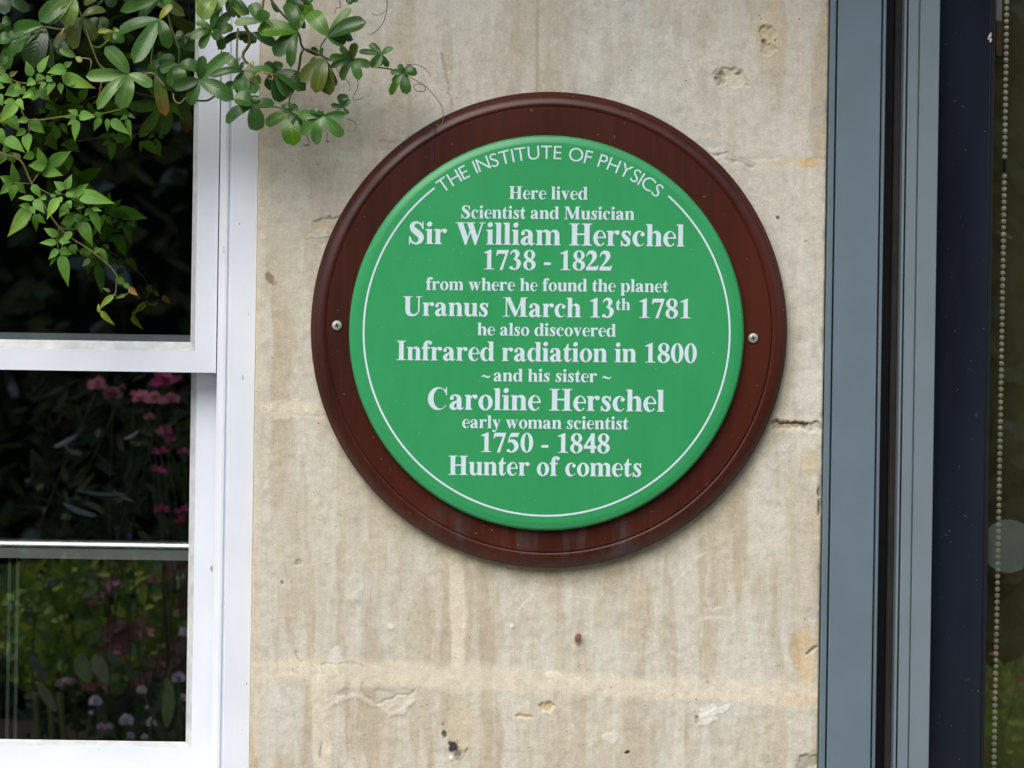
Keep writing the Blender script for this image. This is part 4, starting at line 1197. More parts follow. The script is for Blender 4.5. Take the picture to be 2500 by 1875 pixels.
PL = [
 (z1, 690, 140, 'o', [(890, 75, 85), (805, 338, 120), (600, 408, 150), (452, 388, 92)], -0.075),
 (z1, 620, -30, 'p', [(555, 218, 148), (405, 195, 112), (330, 172, 160, 'm')], -0.095),
 (z1, 1400, -70, 'm', [(1168, 158, 100), (1020, 92, 105), (1395, 48, 95, 'g')], -0.09),
 (z1, 1345, 165, 'm', [(985, 262, 118), (1130, 528, 146), (1427, 402, 112), (1448, 36, 60, 'y')], -0.10),
 (z1, 1090, 625, 'l', [(893, 392, 135), (722, 642, 112), (812, 908, 105), (1020, 908, 148), (1287, 722, 105)], -0.115),
 (z1, 1330, 500, 'm', [(1475, 530, 130), (1270, 640, 100), (1390, 470, 100)], -0.055),
 (z1, 1335, 560, 'd', [(1392, 980, 112, 'g', 1), (1450, 760, 110, 'd')], -0.065),
 (z1, 1505, 545, 'm', [(1692, 575, 120), (1345, 590, 95, 'g'), (1440, 730, 110), (1420, 690, 80), (1530, 720, 120)], -0.08),
 (z1, 1685, 675, 'd', [(1455, 735, 110), (1965, 832, 140, 'm'), (1935, 445, 110, 'm'), (1712, 470, 90), (1600, 885, 120)], -0.09),
 (z1, 1785, 250, 'g', [(1650, 182, 78, 'l'), (1606, 312, 86), (1690, 412, 84), (1870, 262, 86), (1850, 40, 76), (1945, 110, 80)], -0.085),
 (z1, 1850, 285, 'g', [(1800, 330, 90), (1960, 215, 100), (1880, 420, 80, 'm')], -0.06),
 (z1, 1815, -30, 'p', [(1700, 158, 165), (1640, 20, 100, 'p')], -0.10),
 (z2, 780, 262, 'd', [(442, 242, 175, 'k'), (690, 12, 112, 'm'), (583, 468, 142, 'd'), (718, 560, 96, 'd'), (826, 112, 55, 'l')], -0.09),
 (z2, 1038, 305, 'm', [(880, 85, 150, 'l'), (1232, 62, 82, 'k'), (1358, 178, 150, 'd'), (1190, 360, 140, 'm'), (1252, 322, 100, 'm')], -0.10),
 (z2, 1010, 492, 'o', [(806, 684, 130), (936, 778, 130), (1050, 804, 132), (1102, 728, 84, 'd'), (878, 522, 56)], -0.085),
 (z2, 960, 430, 'd', [(890, 430, 70), (1000, 440, 70)], -0.05),
 (z2, 1245, 505, 'g', [(1046, 486, 84), (1140, 390, 60), (1266, 360, 78, 'o'), (1405, 552, 76, 'l'), (1146, 676, 82, 'l'), (1305, 668, 86), (1060, 560, 60, 'd')], -0.08),
 (z2, 1490, 462, 'g', [(1298, 432, 58), (1392, 366, 64, 'm'), (1588, 400, 56), (1412, 570, 90, 'k'), (1548, 564, 56, 'd'), (1470, 560, 60, 'd')], -0.075),
 (z2, 1672, 612, 'k', [(1790, 612, 100, 'd'), (1560, 800, 64), (1705, 794, 96, 'd'), (1586, 700, 62), (1565, 608, 56, 'g'), (1640, 540, 54, 'm'), (1760, 560, 60, 'd')], -0.07),
 (z2, 1165, 905, 'd', [(1168, 785, 92), (1228, 842, 52), (1062, 886, 46), (1214, 962, 30), (1130, 800, 50)], -0.07),
 (z2, 992, 980, 'g', [(775, 962, 76), (885, 925, 62, 'd'), (1195, 968, 72, 'g'), (806, 1132, 104), (930, 1220, 100), (1166, 1150, 102), (1010, 938, 50, 'd')], -0.10),
 (z2, 705, 950, 'k', [(512, 1052, 115), (752, 1225, 165, 'k'), (690, 868, 100, 'd'), (790, 900, 90, 'd'), (820, 1060, 90, 'd')], -0.075),
 (z2, 415, 882, 'd', [(162, 1022, 116), (438, 1106, 146), (588, 868, 98), (250, 820, 150, 'm'), (420, 800, 90, 'd')], -0.105),
 (z2, 600, 610, 'd', [(722, 812, 140, 'm'), (848, 745, 160, 'd'), (640, 862, 150, 'd'), (500, 535, 90), (625, 515, 90), (540, 760, 120, 'd')], -0.07),
 (z2, 335, 600, 'm', [(300, 782, 150), (46, 632, 76, 'd'), (575, 585, 84, 'm'), (428, 790, 118, 'g'), (470, 700, 90, 'o')], -0.095),
 (z2, 300, 590, 'd', [(200, 500, 70), (330, 520, 40), (160, 470, 90, 'm')], -0.08),
 (z2, 478, 182, 'l', [(245, 188, 84), (398, 22, 116, 'm'), (505, 84, 116, 'm')], -0.10),
 (z2, 400, 275, 'd', [(330, 360, 90, 'm'), (400, 370, 80, 'm'), (285, 330, 70), (90, 400, 80, 'b'), (600, 375, 90, 'b')], -0.055),
 (z2, 800, -40, 'd', [(872, 158, 150, 'k'), (760, 120, 120), (910, 10, 120), (690, 60, 90)], -0.06),
 (z2, 830, 160, 'd', [(835, 245, 50), (810, 140, 40)], -0.055),
 (z2, 1265, -20, 'd', [(1195, 22, 90), (1260, 20, 60)], -0.05),
 (z2, 560, 10, 'd', [(625, 105, 46), (600, 90, 40)], -0.05),
 (z1, 375, 225, 'd', [(105, 285, 185, 'm'), (112, 432, 120, 'g'), (255, 570, 210, 'b'), (430, 580, 95, 'b')], -0.06),
 (z1, 95, 340, 'm', [(-10, 320, 120), (42, 588, 118, 'm'), (110, 480, 90)], -0.07),
 (z1, 50, -60, 'b', [(162, 68, 115, 'm'), (40, 120, 120, 'b'), (-30, 60, 120, 'b'), (240, 90, 100, 'b')], -0.06),
 (z1, 640, 480, 'm', [(500, 410, 70, 'l'), (690, 520, 50, 'y')], -0.09),
 (z1, 960, 270, 'o', [(815, 262, 50, 'y'), (990, 240, 50, 'y'), (1040, 355, 80, 'm'), (950, 365, 60, 'm'), (880, 340, 70, 'o')], -0.07),
 (z2, 205, -60, 'p', [(20, 100, 120, 'p'), (240, 150, 85, 'd'), (350, 130, 100, 'p'), (375, 120, 55, 'd')], -0.09),
 (z1, 1180, -60, 'd', [(1050, 30, 90, 'b'), (1240, 60, 110, 'd'), (1560, 120, 110, 'o')], -0.05),
 (z1, 900, -60, 'b', [(760, 60, 110), (700, 30, 90, 'o'), (960, 60, 100)], -0.05),
 (z1, 2000, 700, 'd', [(2060, 780, 130), (2140, 660, 80), (1900, 760, 90)], -0.06),
 (z1, 150, 330, 'd', [(60, 400, 110), (190, 470, 120), (230, 330, 90), (90, 260, 90, 'm')], -0.05),
 (z1, 20, 200, 'd', [(90, 170, 110, 'm'), (60, 290, 120), (-40, 260, 110)], -0.05),
 (z1, 480, 330, 'd', [(400, 430, 100, 'b'), (560, 470, 110, 'd'), (480, 500, 110, 'b'), (570, 380, 80, 'm')], -0.045),
 (z1, 830, 150, 'b', [(760, 240, 110), (900, 230, 110, 'd'), (860, 300, 100)], -0.04),
 (z1, 1560, 300, 'd', [(1500, 400, 100), (1600, 430, 110, 'd'), (1640, 330, 90, 'b'), (1480, 300, 90)], -0.045),
]
for L_ in PL: lobed(*L_)

stm = MB()
stm.cur = (0.10, 0.09, 0.03)
def zz(f, pts, y): return [P(*f(a, b), y + rl_.uniform(-0.006, 0.006)) for a, b in pts]
stm.tube(zz(z2, [(-260, -300), (120, -60), (380, 300), (320, 480), (480, 600), (760, 640), (830, 420), (1000, 480)], -0.07), 0.0022, 0.0014)
stm.cur = (0.06, 0.045, 0.03)
stm.tube(zz(z2, [(1000, 480), (1100, 520), (1245, 505), (1400, 560), (1550, 580), (1672, 612)], -0.075), 0.0013, 0.0008)
stm.tube(zz(z2, [(1010, 490), (830, 405), (780, 262), (560, 0), (500, -200)], -0.075), 0.0013, 0.0013)
stm.cur = (0.09, 0.12, 0.04)
stm.tube(zz(z1, [(620, -300), (620, -30), (690, 140), (770, 380), (850, 560), (980, 600), (1090, 625)], -0.085), 0.0012, 0.001)
stm.tube(zz(z1, [(1430, -300), (1400, 40), (1345, 165), (1280, 460), (1290, 600)], -0.08), 0.0012, 0.0009)
stm.tube(zz(z1, [(1090, 625), (1280, 615), (1390, 720)], -0.095), 0.001, 0.0008)
stm.tube(zz(z1, [(1500, 545), (1510, 420), (1420, 140), (1380, -250)], -0.07), 0.0011, 0.0011)
stm.cur = (0.03, 0.03, 0.05)
stm.tube(zz(z1, [(1600, 840), (1740, 850), (1830, 800), (2010, 700)], -0.06), 0.0013, 0.0013)
stm.cur = (0.08, 0.10, 0.04)
stm.tube(zz(z2, [(478, 182), (500, -20), (560, -260)], -0.08), 0.0012, 0.0012)
stm.tube(zz(z2, [(1038, 305), (975, 400), (1000, 480)], -0.085), 0.0008, 0.0008)
stm.tube(zz(z2, [(760, 640), (705, 950), (830, 980), (992, 980), (1165, 905)], -0.075), 0.0012, 0.0008)
stm.tube(zz(z2, [(335, 600), (415, 882), (600, 900), (705, 950)], -0.085), 0.0012, 0.001)
stm.tube(zz(z2, [(280, 240), (270, 480), (300, 590)], -0.095), 0.0013, 0.0012)
stm.tube(zz(z1, [(375, 225), (600, 250), (690, 140)], -0.07), 0.0012, 0.0012)
stm.tube(zz(z1, [(95, 340), (375, 225)], -0.065), 0.0012, 0.0012, smooth=1)
stm.build("stem", M_STEM, pas, True)

def tendril(f, pts, y, r=0.0006, col=(0.10, 0.085, 0.05)):
    m = MB(); m.cur = col
    m.tube(zz(f, pts, y), r, r * 0.7, 5, 6)
    m.build("tendril", M_STEM, pas, True)
tendril(z2, [(1530, -40), (1538, 60), (1510, 180), (1450, 260), (1385, 296)], -0.03)
tendril(z2, [(1410, 112), (1440, 128), (1490, 118), (1525, 90)], -0.03, 0.0004)
tendril(z2, [(1128, -20), (1145, 60), (1110, 70), (1098, 120)], -0.035, 0.0005)
tendril(z2, [(1700, 545), (1790, 545), (1870, 590), (1902, 650)], -0.05, 0.0005)
tendril(z2, [(1690, 625), (1800, 690), (1860, 730), (1845, 770), (1780, 765), (1770, 715), (1850, 720), (1930, 800), (2000, 900), (2012, 1000), (1990, 1060), (1945, 1045)], -0.04, 0.0006, (0.14, 0.11, 0.05))
tendril(z2, [(1290, 665), (1290, 740), (1250, 820), (1270, 845), (1340, 825)], -0.05, 0.0005)
tendril(z2, [(1100, 545), (1130, 610), (1210, 690), (1225, 750), (1215, 770)], -0.05, 0.0005)
tendril(z2, [(1195, 1000), (1265, 1030), (1275, 1080), (1245, 1110), (1200, 1100)], -0.05, 0.0004, (0.2, 0.16, 0.09))
tendril(z2, [(840, 1000), (855, 1120), (880, 1210), (835, 1225), (890, 1230)], -0.06, 0.0006, (0.10, 0.08, 0.05))
tendril(z2, [(1035, 1120), (1030, 1180), (1045, 1195), (1020, 1195)], -0.06, 0.0006, (0.14, 0.08, 0.05))
tendril(z2, [(860, 1080), (890, 1110), (905, 1150)], -0.06, 0.0006, (0.06, 0.04, 0.03))
tendril(z2, [(425, 640), (480, 610), (560, 625), (570, 670), (535, 660)], -0.12, 0.0010, (0.34, 0.25, 0.10))
tendril(z2, [(330, 590), (380, 540), (400, 520), (410, 545), (375, 560)], -0.12, 0.0012, (0.42, 0.34, 0.12))
tendril(z1, [(765, 385), (830, 400), (880, 370), (905, 335)], -0.10, 0.0010, (0.16, 0.17, 0.04))
tendril(z1, [(690, 490), (760, 500), (770, 540), (760, 585)], -0.10, 0.0009, (0.22, 0.15, 0.05))
tendril(z1, [(1220, 625), (1285, 615), (1330, 660), (1388, 722)], -0.11, 0.0008, (0.26, 0.2, 0.10))
tendril(z1, [(1460, 790), (1475, 850), (1520, 870), (1560, 830), (1590, 825)], -0.09, 0.0009, (0.16, 0.16, 0.06))
tendril(z1, [(520, 0), (490, 40), (470, 20)], -0.10, 0.0010, (0.4, 0.3, 0.06))
tendril(z1, [(540, 240), (510, 300), (530, 265)], -0.11, 0.0012, (0.4, 0.24, 0.05))
tendril(z1, [(860, 690), (840, 760), (860, 730), (830, 800)], -0.09, 0.0008, (0.2, 0.08, 0.03))

def sprig(f, leaflets, tone, yd, dark=False):
    mb = MB()
    for q in leaflets:
        bx, by, tx, ty, wd = q[:5]
        tn = TON[q[5]] if len(q) > 5 else TON[tone]
        kv = rl_.uniform(0.85, 1.2); tn = tuple(a * kv for a in tn)
        y_ = yd + rl_.uniform(-0.012, 0.012)
        a = P(*f(bx, by), y_)
        ln = math.hypot(tx - bx, ty - by) / 3.456 * S
        b = P(*f(tx, ty), y_ + rl_.uniform(-0.35, 0.15) * ln)
        fac = (rl_.uniform(-0.4, 0.4), -1, rl_.uniform(-0.1, 0.5))
        tc = tuple(min(1, c_ * m_) for c_, m_ in zip(tn, (1.5, 1.15, 0.5)))
        blade(mb, a, b, wd / 3.456 * S * 1.08, 'lance', fac, rl_.uniform(0.1, 0.35), rl_.uniform(0.02, 0.2), tn, tc, 9, 0.008)
    mb.build("leaf", M_JLEAF, jas, True)

JL = [
 (z1, [(268, 645, 218, 512, 86), (332, 615, 412, 462, 90), (300, 670, 390, 655, 100), (295, 680, 222, 722, 88), (380, 690, 345, 745, 60)], 'j', -0.09),
 (z1, [(560, 590, 395, 610, 120), (520, 640, 805, 745, 130, 'jl'), (545, 560, 610, 520, 60, 'j'), (508, 700, 515, 796, 58), (455, 690, 398, 805, 82), (590, 680, 660, 700, 90), (430, 650, 390, 690, 80)], 'j', -0.10),
 (z1, [(0, 640, 108, 702, 90), (170, 750, 35, 800, 130), (170, 745, 225, 790, 90), (225, 770, 300, 845, 76), (-20, 720, 40, 740, 70), (-30, 800, 20, 890, 100), (130, 850, 10, 870, 60)], 'j', -0.09),
 (z1, [(145, 860, -5, 1035, 120, 'jl'), (145, 835, 202, 925, 66, 'jl'), (130, 720, 175, 760, 70), (260, 790, 180, 830, 50)], 'jl', -0.10),
 (z1, [(60, 980, 165, 1105, 130, 'j'), (-20, 1080, 42, 1235, 100), (245, 1020, 378, 1125, 120), (240, 1125, 235, 1290, 112), (45, 1165, 212, 1285, 118), (235, 1010, 140, 1030, 70), (215, 1090, 130, 1150, 70, 'jd'), (20, 1000, 90, 970, 90)], 'j', -0.085),
 (z1, [(655, 970, 540, 992, 56), (655, 960, 570, 928, 60), (665, 975, 805, 985, 100), (650, 1010, 630, 1195, 84), (640, 1000, 565, 1055, 46), (850, 990, 805, 940, 60)], 'j', -0.085),
 (z1, [(855, 1000, 788, 1108, 74), (905, 1000, 905, 1115, 50), (935, 1010, 1098, 1138, 96), (1090, 1010, 1105, 1175, 52), (1075, 975, 1012, 1012, 46), (1080, 1000, 1052, 1060, 34), (1085, 965, 1142, 998, 40)], 'j', -0.08),
 (z3, [(390, 150, 310, -5, 92), (420, 145, 602, 30, 130), (355, 195, 532, 235, 120), (385, 160, 235, 150, 118), (420, 190, 450, 255, 80), (290, 60, 190, 90, 90)], 'jd', -0.07),
 (z3, [(150, 300, 95, 120, 90), (135, 305, 218, 392, 80), (120, 310, 95, 455, 86), (110, 300, -5, 240, 96), (100, 320, -5, 395, 90), (170, 100, 110, 40, 60, 'o')], 'jd', -0.075),
 (z3, [(270, 315, 348, 425, 78), (560, 355, 605, 225, 80), (548, 352, 452, 285, 84), (650, 365, 748, 305, 60), (560, 380, 640, 420, 90), (520, 370, 460, 375, 60)], 'j', -0.09),
 (z3, [(660, 400, 965, 468, 140, 'j'), (620, 400, 700, 470, 100), (690, 430, 820, 470, 90), (590, 400, 700, 380, 110, 'j'), (570, 450, 602, 515, 66)], 'j', -0.095),
 (z3, [(292, 432, 148, 425, 58), (290, 440, 380, 560, 88), (395, 420, 330, 430, 50), (255, 490, 158, 490, 52), (262, 495, 62, 755, 130, 'jl'), (270, 495, 292, 565, 58)], 'j', -0.10),
 (z3, [(485, 425, 394, 606, 92, 'jl'), (505, 415, 520, 468, 46, 'jl'), (470, 410, 420, 410, 46), (540, 470, 580, 560, 90, 'jd'), (560, 500, 500, 590, 90, 'jd')], 'j', -0.105),
 (z3, [(712, 480, 645, 522, 54), (765, 515, 708, 582, 54), (775, 508, 858, 538, 44), (772, 530, 850, 730, 86)], 'j', -0.09),
 (z3, [(300, 560, 305, 715, 66), (300, 570, 388, 645, 66), (250, 580, 200, 620, 80, 'jd'), (230, 600, 80, 740, 90, 'jy')], 'jd', -0.075),
 (z3, [(690, 630, 782, 835, 120), (625, 600, 508, 640, 90), (600, 595, 772, 612, 60), (700, 590, 620, 570, 50), (560, 680, 630, 590, 90), (690, 640, 640, 700, 80)], 'jd', -0.08),
 (z3, [(485, 745, 368, 680, 78), (480, 800, 330, 805, 64), (605, 710, 518, 830, 78, 'jl'), (495, 800, 560, 760, 60, 'jd'), (500, 790, 600, 800, 60)], 'j', -0.095),
 (z3, [(492, 860, 408, 945, 68), (500, 865, 612, 902, 66), (515, 900, 576, 1175, 108, 'j'), (595, 820, 642, 905, 80, 'jd'), (520, 840, 580, 920, 70, 'jd'), (470, 910, 420, 1000, 40, 'jd')], 'j', -0.09),
 (z3, [(832, 850, 915, 975, 66, 'jd'), (745, 860, 720, 920, 70, 'jd'), (760, 940, 690, 1010, 60, 'b'), (680, 860, 740, 900, 70, 'jd'), (790, 870, 860, 860, 60, 'jd')], 'jd', -0.08),
 (z3, [(990, 1105, 1062, 1160, 66, 'jd'), (1050, 1150, 1100, 1200, 50, 'jd'), (1088, 1185, 1165, 1252, 60, 'br'), (960, 1245, 828, 1365, 62, 'jy'), (850, 1380, 965, 1500, 60, 'jy'), (840, 1395, 830, 1315, 34, 'jy'), (930, 1220, 865, 1185, 34, 'o'), (1060, 1240, 975, 1275, 34, 'o')], 'j', -0.085),
 (z1, [(60, 480, -10, 560, 90, 'm'), (20, 560, -20, 640, 90, 'j'), (80, 640, 150, 600, 50, 'o')], 'j', -0.08),
(z1, [(20, 930, 90, 985, 90, 'jd'), (-10, 960, 40, 1060, 100, 'jd'), (60, 905, 140, 950, 80)], 'jd', -0.065),
 (z1, [(30, 1290, -10, 1390, 100), (60, 1300, 130, 1370, 90), (20, 1260, 90, 1270, 80), (0, 1300, -50, 1330, 90)], 'jd', -0.065),
 (z1, [(330, 760, 270, 850, 90), (350, 770, 420, 850, 90), (330, 740, 410, 760, 80), (310, 760, 220, 770, 70)], 'jd', -0.06),
]
for f_, lv, tn_, yd_ in JL: sprig(f_, lv, tn_, yd_)
stm = MB()
stm.cur = (0.13, 0.15, 0.03)
stm.tube(zz(z1, [(-260, -400), (-60, 200), (0, 570), (140, 690), (300, 690), (560, 590)], -0.085), 0.0014, 0.0009)
stm.tube(zz(z1, [(140, 690), (170, 850), (240, 1010), (560, 980), (850, 960), (1090, 900)], -0.085), 0.0013, 0.0008)
stm.tube(zz(z1, [(240, 1010), (245, 1130)], -0.085), 0.0008, smooth=1)
stm.cur = (0.10, 0.10, 0.03)
stm.tube(zz(z1, [(-120, 900), (-40, 1250), (170, 1350), (270, 1550), (500, 1920), (760, 2110), (930, 2250), (1000, 2350)], -0.085), 0.0015, 0.0009)
stm.tube(zz(z3, [(270, 300), (350, 190), (400, 150)], -0.075), 0.0010, smooth=2)
stm.tube(zz(z3, [(270, 305), (110, 300)], -0.078), 0.0008, smooth=1)
stm.tube(zz(z3, [(330, 345), (440, 400), (560, 400), (720, 470), (775, 520)], -0.092), 0.0009, 0.0006)
stm.tube(zz(z3, [(500, 680), (485, 760), (490, 860)], -0.09), 0.0008, 0.0007)
stm.tube(zz(z3, [(500, 680), (620, 690), (690, 640)], -0.085), 0.0008, 0.0006)
stm.tube(zz(z3, [(985, 1100), (980, 1180), (965, 1240), (840, 1370)], -0.085), 0.0009, 0.0007)
stm.tube(zz(z3, [(965, 1240), (1010, 1265), (1090, 1225)], -0.085), 0.0008, 0.0006)
stm.tube(zz(z3, [(640, 790), (655, 860), (680, 880)], -0.085), 0.0006, 0.0005)
stm.build("stem", M_STEM, jas, True)

# ------------------------------------------------------------------ the garden, seen only as reflections in the panes
rg = random.Random(21)
def gleaf(mb, p, L, W, col, direction=None):
    d = direction or Vector((rg.uniform(-1, 1), rg.uniform(-0.6, 1), rg.uniform(-0.6, 1)))
    d.normalize()
    s_ = d.cross(Vector((rg.uniform(-.5, .5), 1, rg.uniform(-.2, .8)))).normalized()
    nn = s_.cross(d)
    k = rg.uniform(0.75, 1.25)
    c_ = tuple(a * k for a in col)
    vs = [p, p + d * L * .35 + s_ * W * .5 + nn * W * .15, p + d * L * .7 + s_ * W * .38 + nn * W * .1, p + d * L, p + d * L * .7 - s_ * W * .38 + nn * W * .1, p + d * L * .35 - s_ * W * .5 + nn * W * .15, p + d * L * .5]
    mb.add(vs, [(0, 1, 6), (1, 2, 6), (2, 3, 6), (3, 4, 6), (4, 5, 6), (5, 0, 6)], None, [c_] * 7)

BEDTOP = 0.62
bed = MB()
bed.box(-2.6, -0.72, -3.9, -1.75, 0.003, BEDTOP - 0.06, 0.01)
tag(bed.build("raised_bed", M_PAVE), "low stone raised flower bed reflected in the lower window pane", "flower bed")
bed = MB()
bed.box(0.80, 2.7, -3.9, -1.75, 0.003, BEDTOP - 0.06, 0.01)
tag(bed.build("raised_bed", M_PAVE), "low stone raised flower bed reflected in the door glass", "flower bed")
s2 = MB(); s2.box(-2.55, -0.77, -3.85, -1.80, BEDTOP - 0.058, BEDTOP); s2.box(0.85, 2.65, -3.85, -1.80, BEDTOP - 0.058, BEDTOP)
tag(s2.build("soil", M_SOIL), kind='structure')

fol = MB()
GREENS = ((0.22, 0.32, 0.04), (0.16, 0.28, 0.035), (0.11, 0.22, 0.05), (0.30, 0.36, 0.06), (0.19, 0.28, 0.15))
DUSK = ((0.36, 0.15, 0.17), (0.28, 0.12, 0.14), (0.42, 0.20, 0.19))
for i in range(5200):
    px = rg.uniform(-40, 480); py = 1385 + 290 * rg.random() ** 0.85
    if px < 75 and rg.random() < 0.75: continue
    p = rg.uniform(2.1, 3.2)
    q = mirrored(px, py, p, YG_L)
    if q.x > -0.74: continue
    clump = vn(np.array(px / 55.0), np.array(py / 45.0), 7)
    if clump < 0.36 and rg.random() < 0.8: continue
    col = rg.choice(GREENS)
    if px > 230 and vn(np.array(px / 38.0), np.array(py / 34.0), 19) > 0.62: col = rg.choice(DUSK)
    gleaf(fol, q, rg.uniform(0.022, 0.055), rg.uniform(0.009, 0.024), col)
for i in range(330):
    px = rg.uniform(60, 480); py = rg.uniform(930, 1390)
    q = mirrored(px, py, rg.uniform(2.8, 3.7), YG_L)
    gleaf(fol, q, rg.uniform(0.04, 0.09), rg.uniform(0.008, 0.02), rg.choice(((0.05, 0.07, 0.035), (0.04, 0.055, 0.015), (0.05, 0.06, 0.015))))
for i in range(260):
    px = rg.uniform(80, 470); py = rg.uniform(1640, 1830)
    q = mirrored(px, py, rg.uniform(2.2, 3.0), YG_L)
    gleaf(fol, q, rg.uniform(0.03, 0.06), rg.uniform(0.012, 0.026), rg.choice(((0.06, 0.10, 0.04), (0.04, 0.08, 0.03), (0.10, 0.12, 0.09))))
for i in range(2200):
    px = rg.uniform(2412, 2580); py = 1640 + 300 * rg.random() ** 0.6
    p = rg.uniform(2.1, 3.0)
    q = mirrored(px, py, p, DYG)
    if q.x < 0.82: continue
    gleaf(fol, q, rg.uniform(0.04, 0.09), rg.uniform(0.008, 0.02), rg.choice(((0.42, 0.54, 0.07), (0.32, 0.48, 0.07), (0.25, 0.38, 0.09), (0.42, 0.52, 0.07))))
for i in range(60):
    px = rg.uniform(2415, 2600); py = rg.uniform(300, 1650)
    q = mirrored(px, py, rg.uniform(2.6, 3.6), DYG)
    gleaf(fol, q, rg.uniform(0.05, 0.12), rg.uniform(0.02, 0.05), rg.choice(((0.09, 0.10, 0.03), (0.06, 0.09, 0.03))))
o = fol.build("garden_foliage", M_PLANT)
tag(o, "mass of bed plants reflected in the panes", kind='stuff')

def stem_to(mb, q, lean=0.05, r=0.0014, col=(0.055, 0.075, 0.025)):
    mb.cur = col
    b = Vector((q.x + rg.uniform(-lean, lean), q.y + rg.uniform(-lean, lean), BEDTOP - 0.02))
    lean *= 2.2; b.x += rg.uniform(-lean, lean)
    mdl = q.lerp(b, 0.5) + Vector((rg.uniform(-lean, lean) * .7, 0, 0))
    mb.tube([q, mdl, b], r, r * 1.3, 5, 4)

def pom(name, q, r, col, parent, n=60, flat=0.7, L=0.9):
    mb = MB()
    for i in range(n):
        z = rg.uniform(-0.5, 1); a = rg.uniform(0, 6.283)
        s_ = math.sqrt(max(0, 1 - z * z))
        d = Vector((s_ * math.cos(a), s_ * math.sin(a), z * flat))
        gleaf(mb, q + d * r * 0.15, r * L, r * 0.34, col, d)
    return mb.build(name, M_PETAL, parent)

PINK = (0.80, 0.36, 0.46); MAG = (0.58, 0.09, 0.29); LIL = (0.80, 0.72, 0.86); VIO = (0.22, 0.10, 0.5)
pk = thing("pink_flower", mirrored(346, 1500, 2.0, YG_L), "tall plant with pale pink double flowers reflected in the lower pane", "flower")
sm = MB()
for (px, py, r, k) in ((237, 942, 20, 1), (275, 965, 19, 0.55), (346, 974, 20, 1.15), (379, 977, 20, 1.15), (420, 977, 17, 0.9), (364, 1020, 11, 0.8), (327, 962, 9, 0.7), (300, 945, 7, 0.6)):
    q = mirrored(px, py, 2.0 + rg.uniform(-.05, .05), YG_L)
    pom("bloom", q, r * S * 2.15, tuple(a * k for a in PINK), pk)
    stem_to(sm, q - Vector((0, 0, 0.01)), 0.08)
sm.build("stem", M_STEM, pk, True)
mg = thing("magenta_flower", mirrored(400, 1600, 2.1, YG_L), "tall plant with magenta spurred flowers reflected beside the sash stile", "flower")
sm = MB()
for (px, py, r) in ((405, 932, 30), (383, 940, 16), (399, 1055, 17), (391, 1104, 17), (388, 1150, 17), (451, 1104, 14), (394, 1246, 16), (446, 1246, 18), (440, 1270, 14), (416, 1075, 11)):
    q = mirrored(px, py, 2.1 + rg.uniform(-.05, .05), YG_L)
    pom("bloom", q, r * S * 2.1, MAG, mg, 22, 0.5, 1.0)
    stem_to(sm, q, 0.06)
sm.build("stem", M_STEM, mg, True)
vi = thing("violet_flower", mirrored(300, 1600, 2.0, YG_L), "small violet flowers on thin stems reflected above the inner rail", "flower")
sm = MB()
for (px, py) in ((284, 1290), (317, 1308), (396, 1322), (120, 1420)):
    q = mirrored(px, py, 2.0, YG_L); pom("bloom", q, 7 * S * 1.7, VIO, vi, 20); stem_to(sm, q, 0.04, 0.0015)
sm.build("stem", M_STEM, vi, True)
cv = thing("chive_clump", mirrored(310, 1840, 2.0, YG_L), "clump of round lilac flower heads reflected at the bottom of the pane", "flower")
sm = MB()
for (px, py, r) in ((232, 1713, 15), (345, 1685, 12), (308, 1760, 16), (371, 1765, 13), (436, 1656, 15), (247, 1775, 10), (266, 1775, 9), (318, 1797, 9), (450, 1546, 14), (360, 1728, 6), (222, 1740, 5), (446, 1706, 11), (352, 1800, 8)):
    q = mirrored(px, py, 1.95 + rg.uniform(-.05, .05), YG_L)
    pom("bloom", q, r * S * 1.9, LIL, cv, 90, 1.0, 0.9); stem_to(sm, q, 0.05, 0.0025, (0.10, 0.15, 0.06))
sm.build("stem", M_STEM, cv, True)
pst = thing("pink_starflower", mirrored(155, 1700, 2.0, YG_L), "single pale pink starry flower reflected at lower left of the pane", "flower")
sm = MB(); q = mirrored(155, 1665, 2.0, YG_L); pom("bloom", q, 24 * S * 1.6, (0.42, 0.25, 0.30), pst, 16, 0.4, 1.1)
for px in (86, 120, 146): stem_to(sm, mirrored(px, 1690, 2.0, YG_L), 0.01, 0.006, (0.13, 0.16, 0.06))
sm.build("stem", M_STEM, pst, True)
bl = thing("broad_leaf_plant", mirrored(240, 1800, 2.0, YG_L), "plant with broad pale grey-green leaves reflected low in the pane", "plant")
mb = MB()
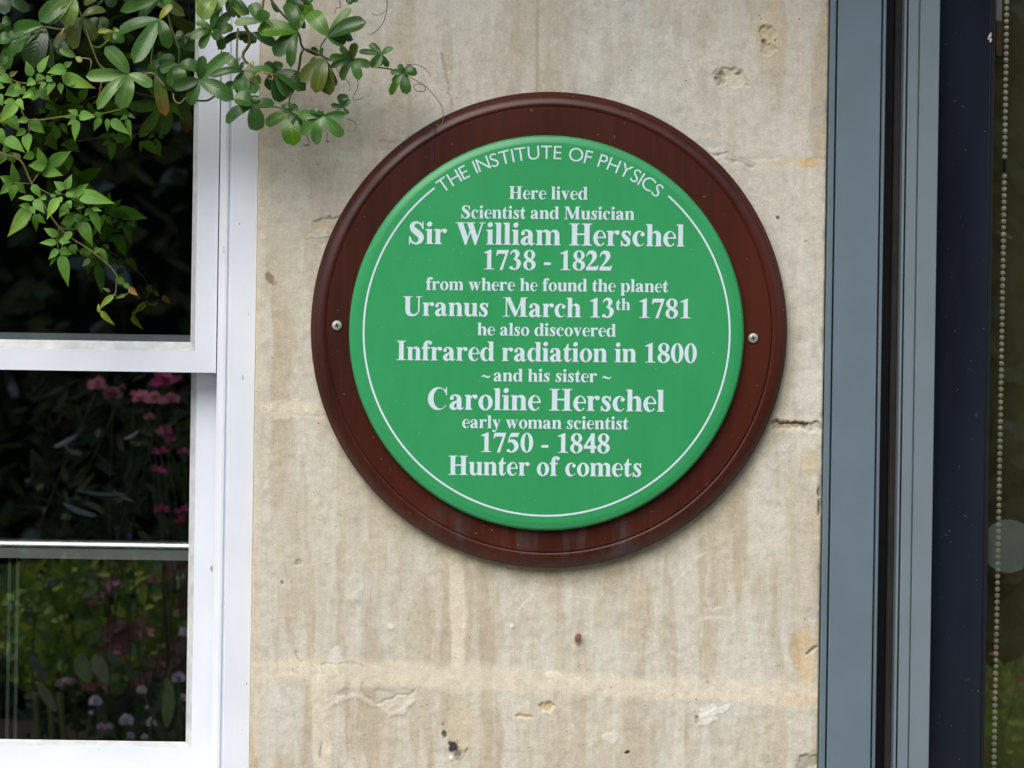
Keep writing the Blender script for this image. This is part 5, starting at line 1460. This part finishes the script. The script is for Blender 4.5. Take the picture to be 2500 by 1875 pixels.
for (bx, by, tx, ty, wd, c_) in ((222, 1665, 188, 1595, 44, (0.22, 0.31, 0.18)), (262, 1668, 228, 1595, 36, (0.28, 0.34, 0.27)), (300, 1625, 258, 1590, 30, (0.15, 0.22, 0.13)), (405, 1780, 412, 1652, 34, (0.22, 0.32, 0.18)), (140, 1740, 92, 1665, 24, (0.2, 0.26, 0.2)),
                             (330, 1650, 300, 1620, 30, (0.1, 0.17, 0.08)), (110, 1640, 70, 1600, 30, (0.14, 0.2, 0.16)), (120, 1660, 85, 1620, 22, (0.16, 0.2, 0.18)), (185, 1340 - 230, 155, 1080, 14, (0.2, 0.24, 0.24)), (190, 1060, 130, 1095, 14, (0.2, 0.22, 0.24)), (340, 1050, 300, 1075, 10, (0.2, 0.24, 0.22)),
                             (240, 1260, 150, 1230, 16, (0.22, 0.28, 0.28)), (330, 1225, 270, 1195, 8, (0.2, 0.26, 0.22)), (310, 1205, 180, 1200, 8, (0.15, 0.24, 0.22))):
    a = mirrored(bx, by, 1.95, YG_L); b = mirrored(tx, ty, 1.9, YG_L)
    blade(mb, a, b, wd * S * 1.65, 'mid', (rg.uniform(-.2, .2), 1, 0.6), 0.2, 0.1, c_)
mb.build("foliage", M_PLANT, bl, True)
rf = thing("red_flower", mirrored(2440, 1800, 2.0, DYG), "red spiky flowers among ferny leaves reflected at the foot of the door glass", "flower")
sm = MB()
for (px, py) in ((2428, 1598), (2420, 1660), (2432, 1680), (2430, 1712), (2484, 1660), (2490, 1690), (2408, 1840)):
    q = mirrored(px, py, 2.0, DYG); pom("bloom", q, 16 * S * 1.6, (0.42, 0.05, 0.07), rf, 14, 0.3, 1.2); stem_to(sm, q, 0.05)
sm.build("stem", M_STEM, rf, True)

# dark clipped hedge closing the garden
HY, HT = -7.0, 4.8
hd = thing("hedge", (0, HY, 0), "tall dark evergreen hedge closing the garden, seen in the reflections", "hedge")
core = MB(); core.cur = (0.006, 0.008, 0.004)
core.box(-7, 7, HY - 1.2, HY - 0.25, 0.002, HT - 0.2)
core.build("twigs", M_HEDGE, hd)
lf = MB()
for i in range(15000):
    x = rg.uniform(-6, 6); z = rg.uniform(0.05, HT)
    dp = (vn(np.array(x * 1.8), np.array(z * 1.8), 3) - 0.5) * 0.7
    p = Vector((x, HY + rg.uniform(-0.25, 0.12) + dp * 0.5, z))
    col = rg.choice(((0.075, 0.080, 0.030), (0.10, 0.10, 0.034), (0.080, 0.092, 0.040), (0.105, 0.072, 0.040)))
    if rg.random() < 0.08: col = (0.26, 0.30, 0.25)  # paler leaves put glints of light into the colour
    gleaf(lf, p, rg.uniform(0.08, 0.2), rg.uniform(0.03, 0.09), col)
lf.build("foliage", M_HEDGE, hd)

# unseen eaves over the wall: added to keep the upper wall a little darker
cn = MB()
cn.prof_x([(-0.002, 2.62), (-0.40, 2.54), (-0.41, 2.54), (-0.41, 2.65), (-0.004, 2.80)], FX0 + 0.01, FX1 - 0.01)
tag(cn.build("shade_overhang", simple("shade_overhang_board", (0.30, 0.29, 0.27), 0.7, 0.15, 8, 0.2, 0.1)), "unseen added eaves running along the wall above window and door", "shade_overhang")
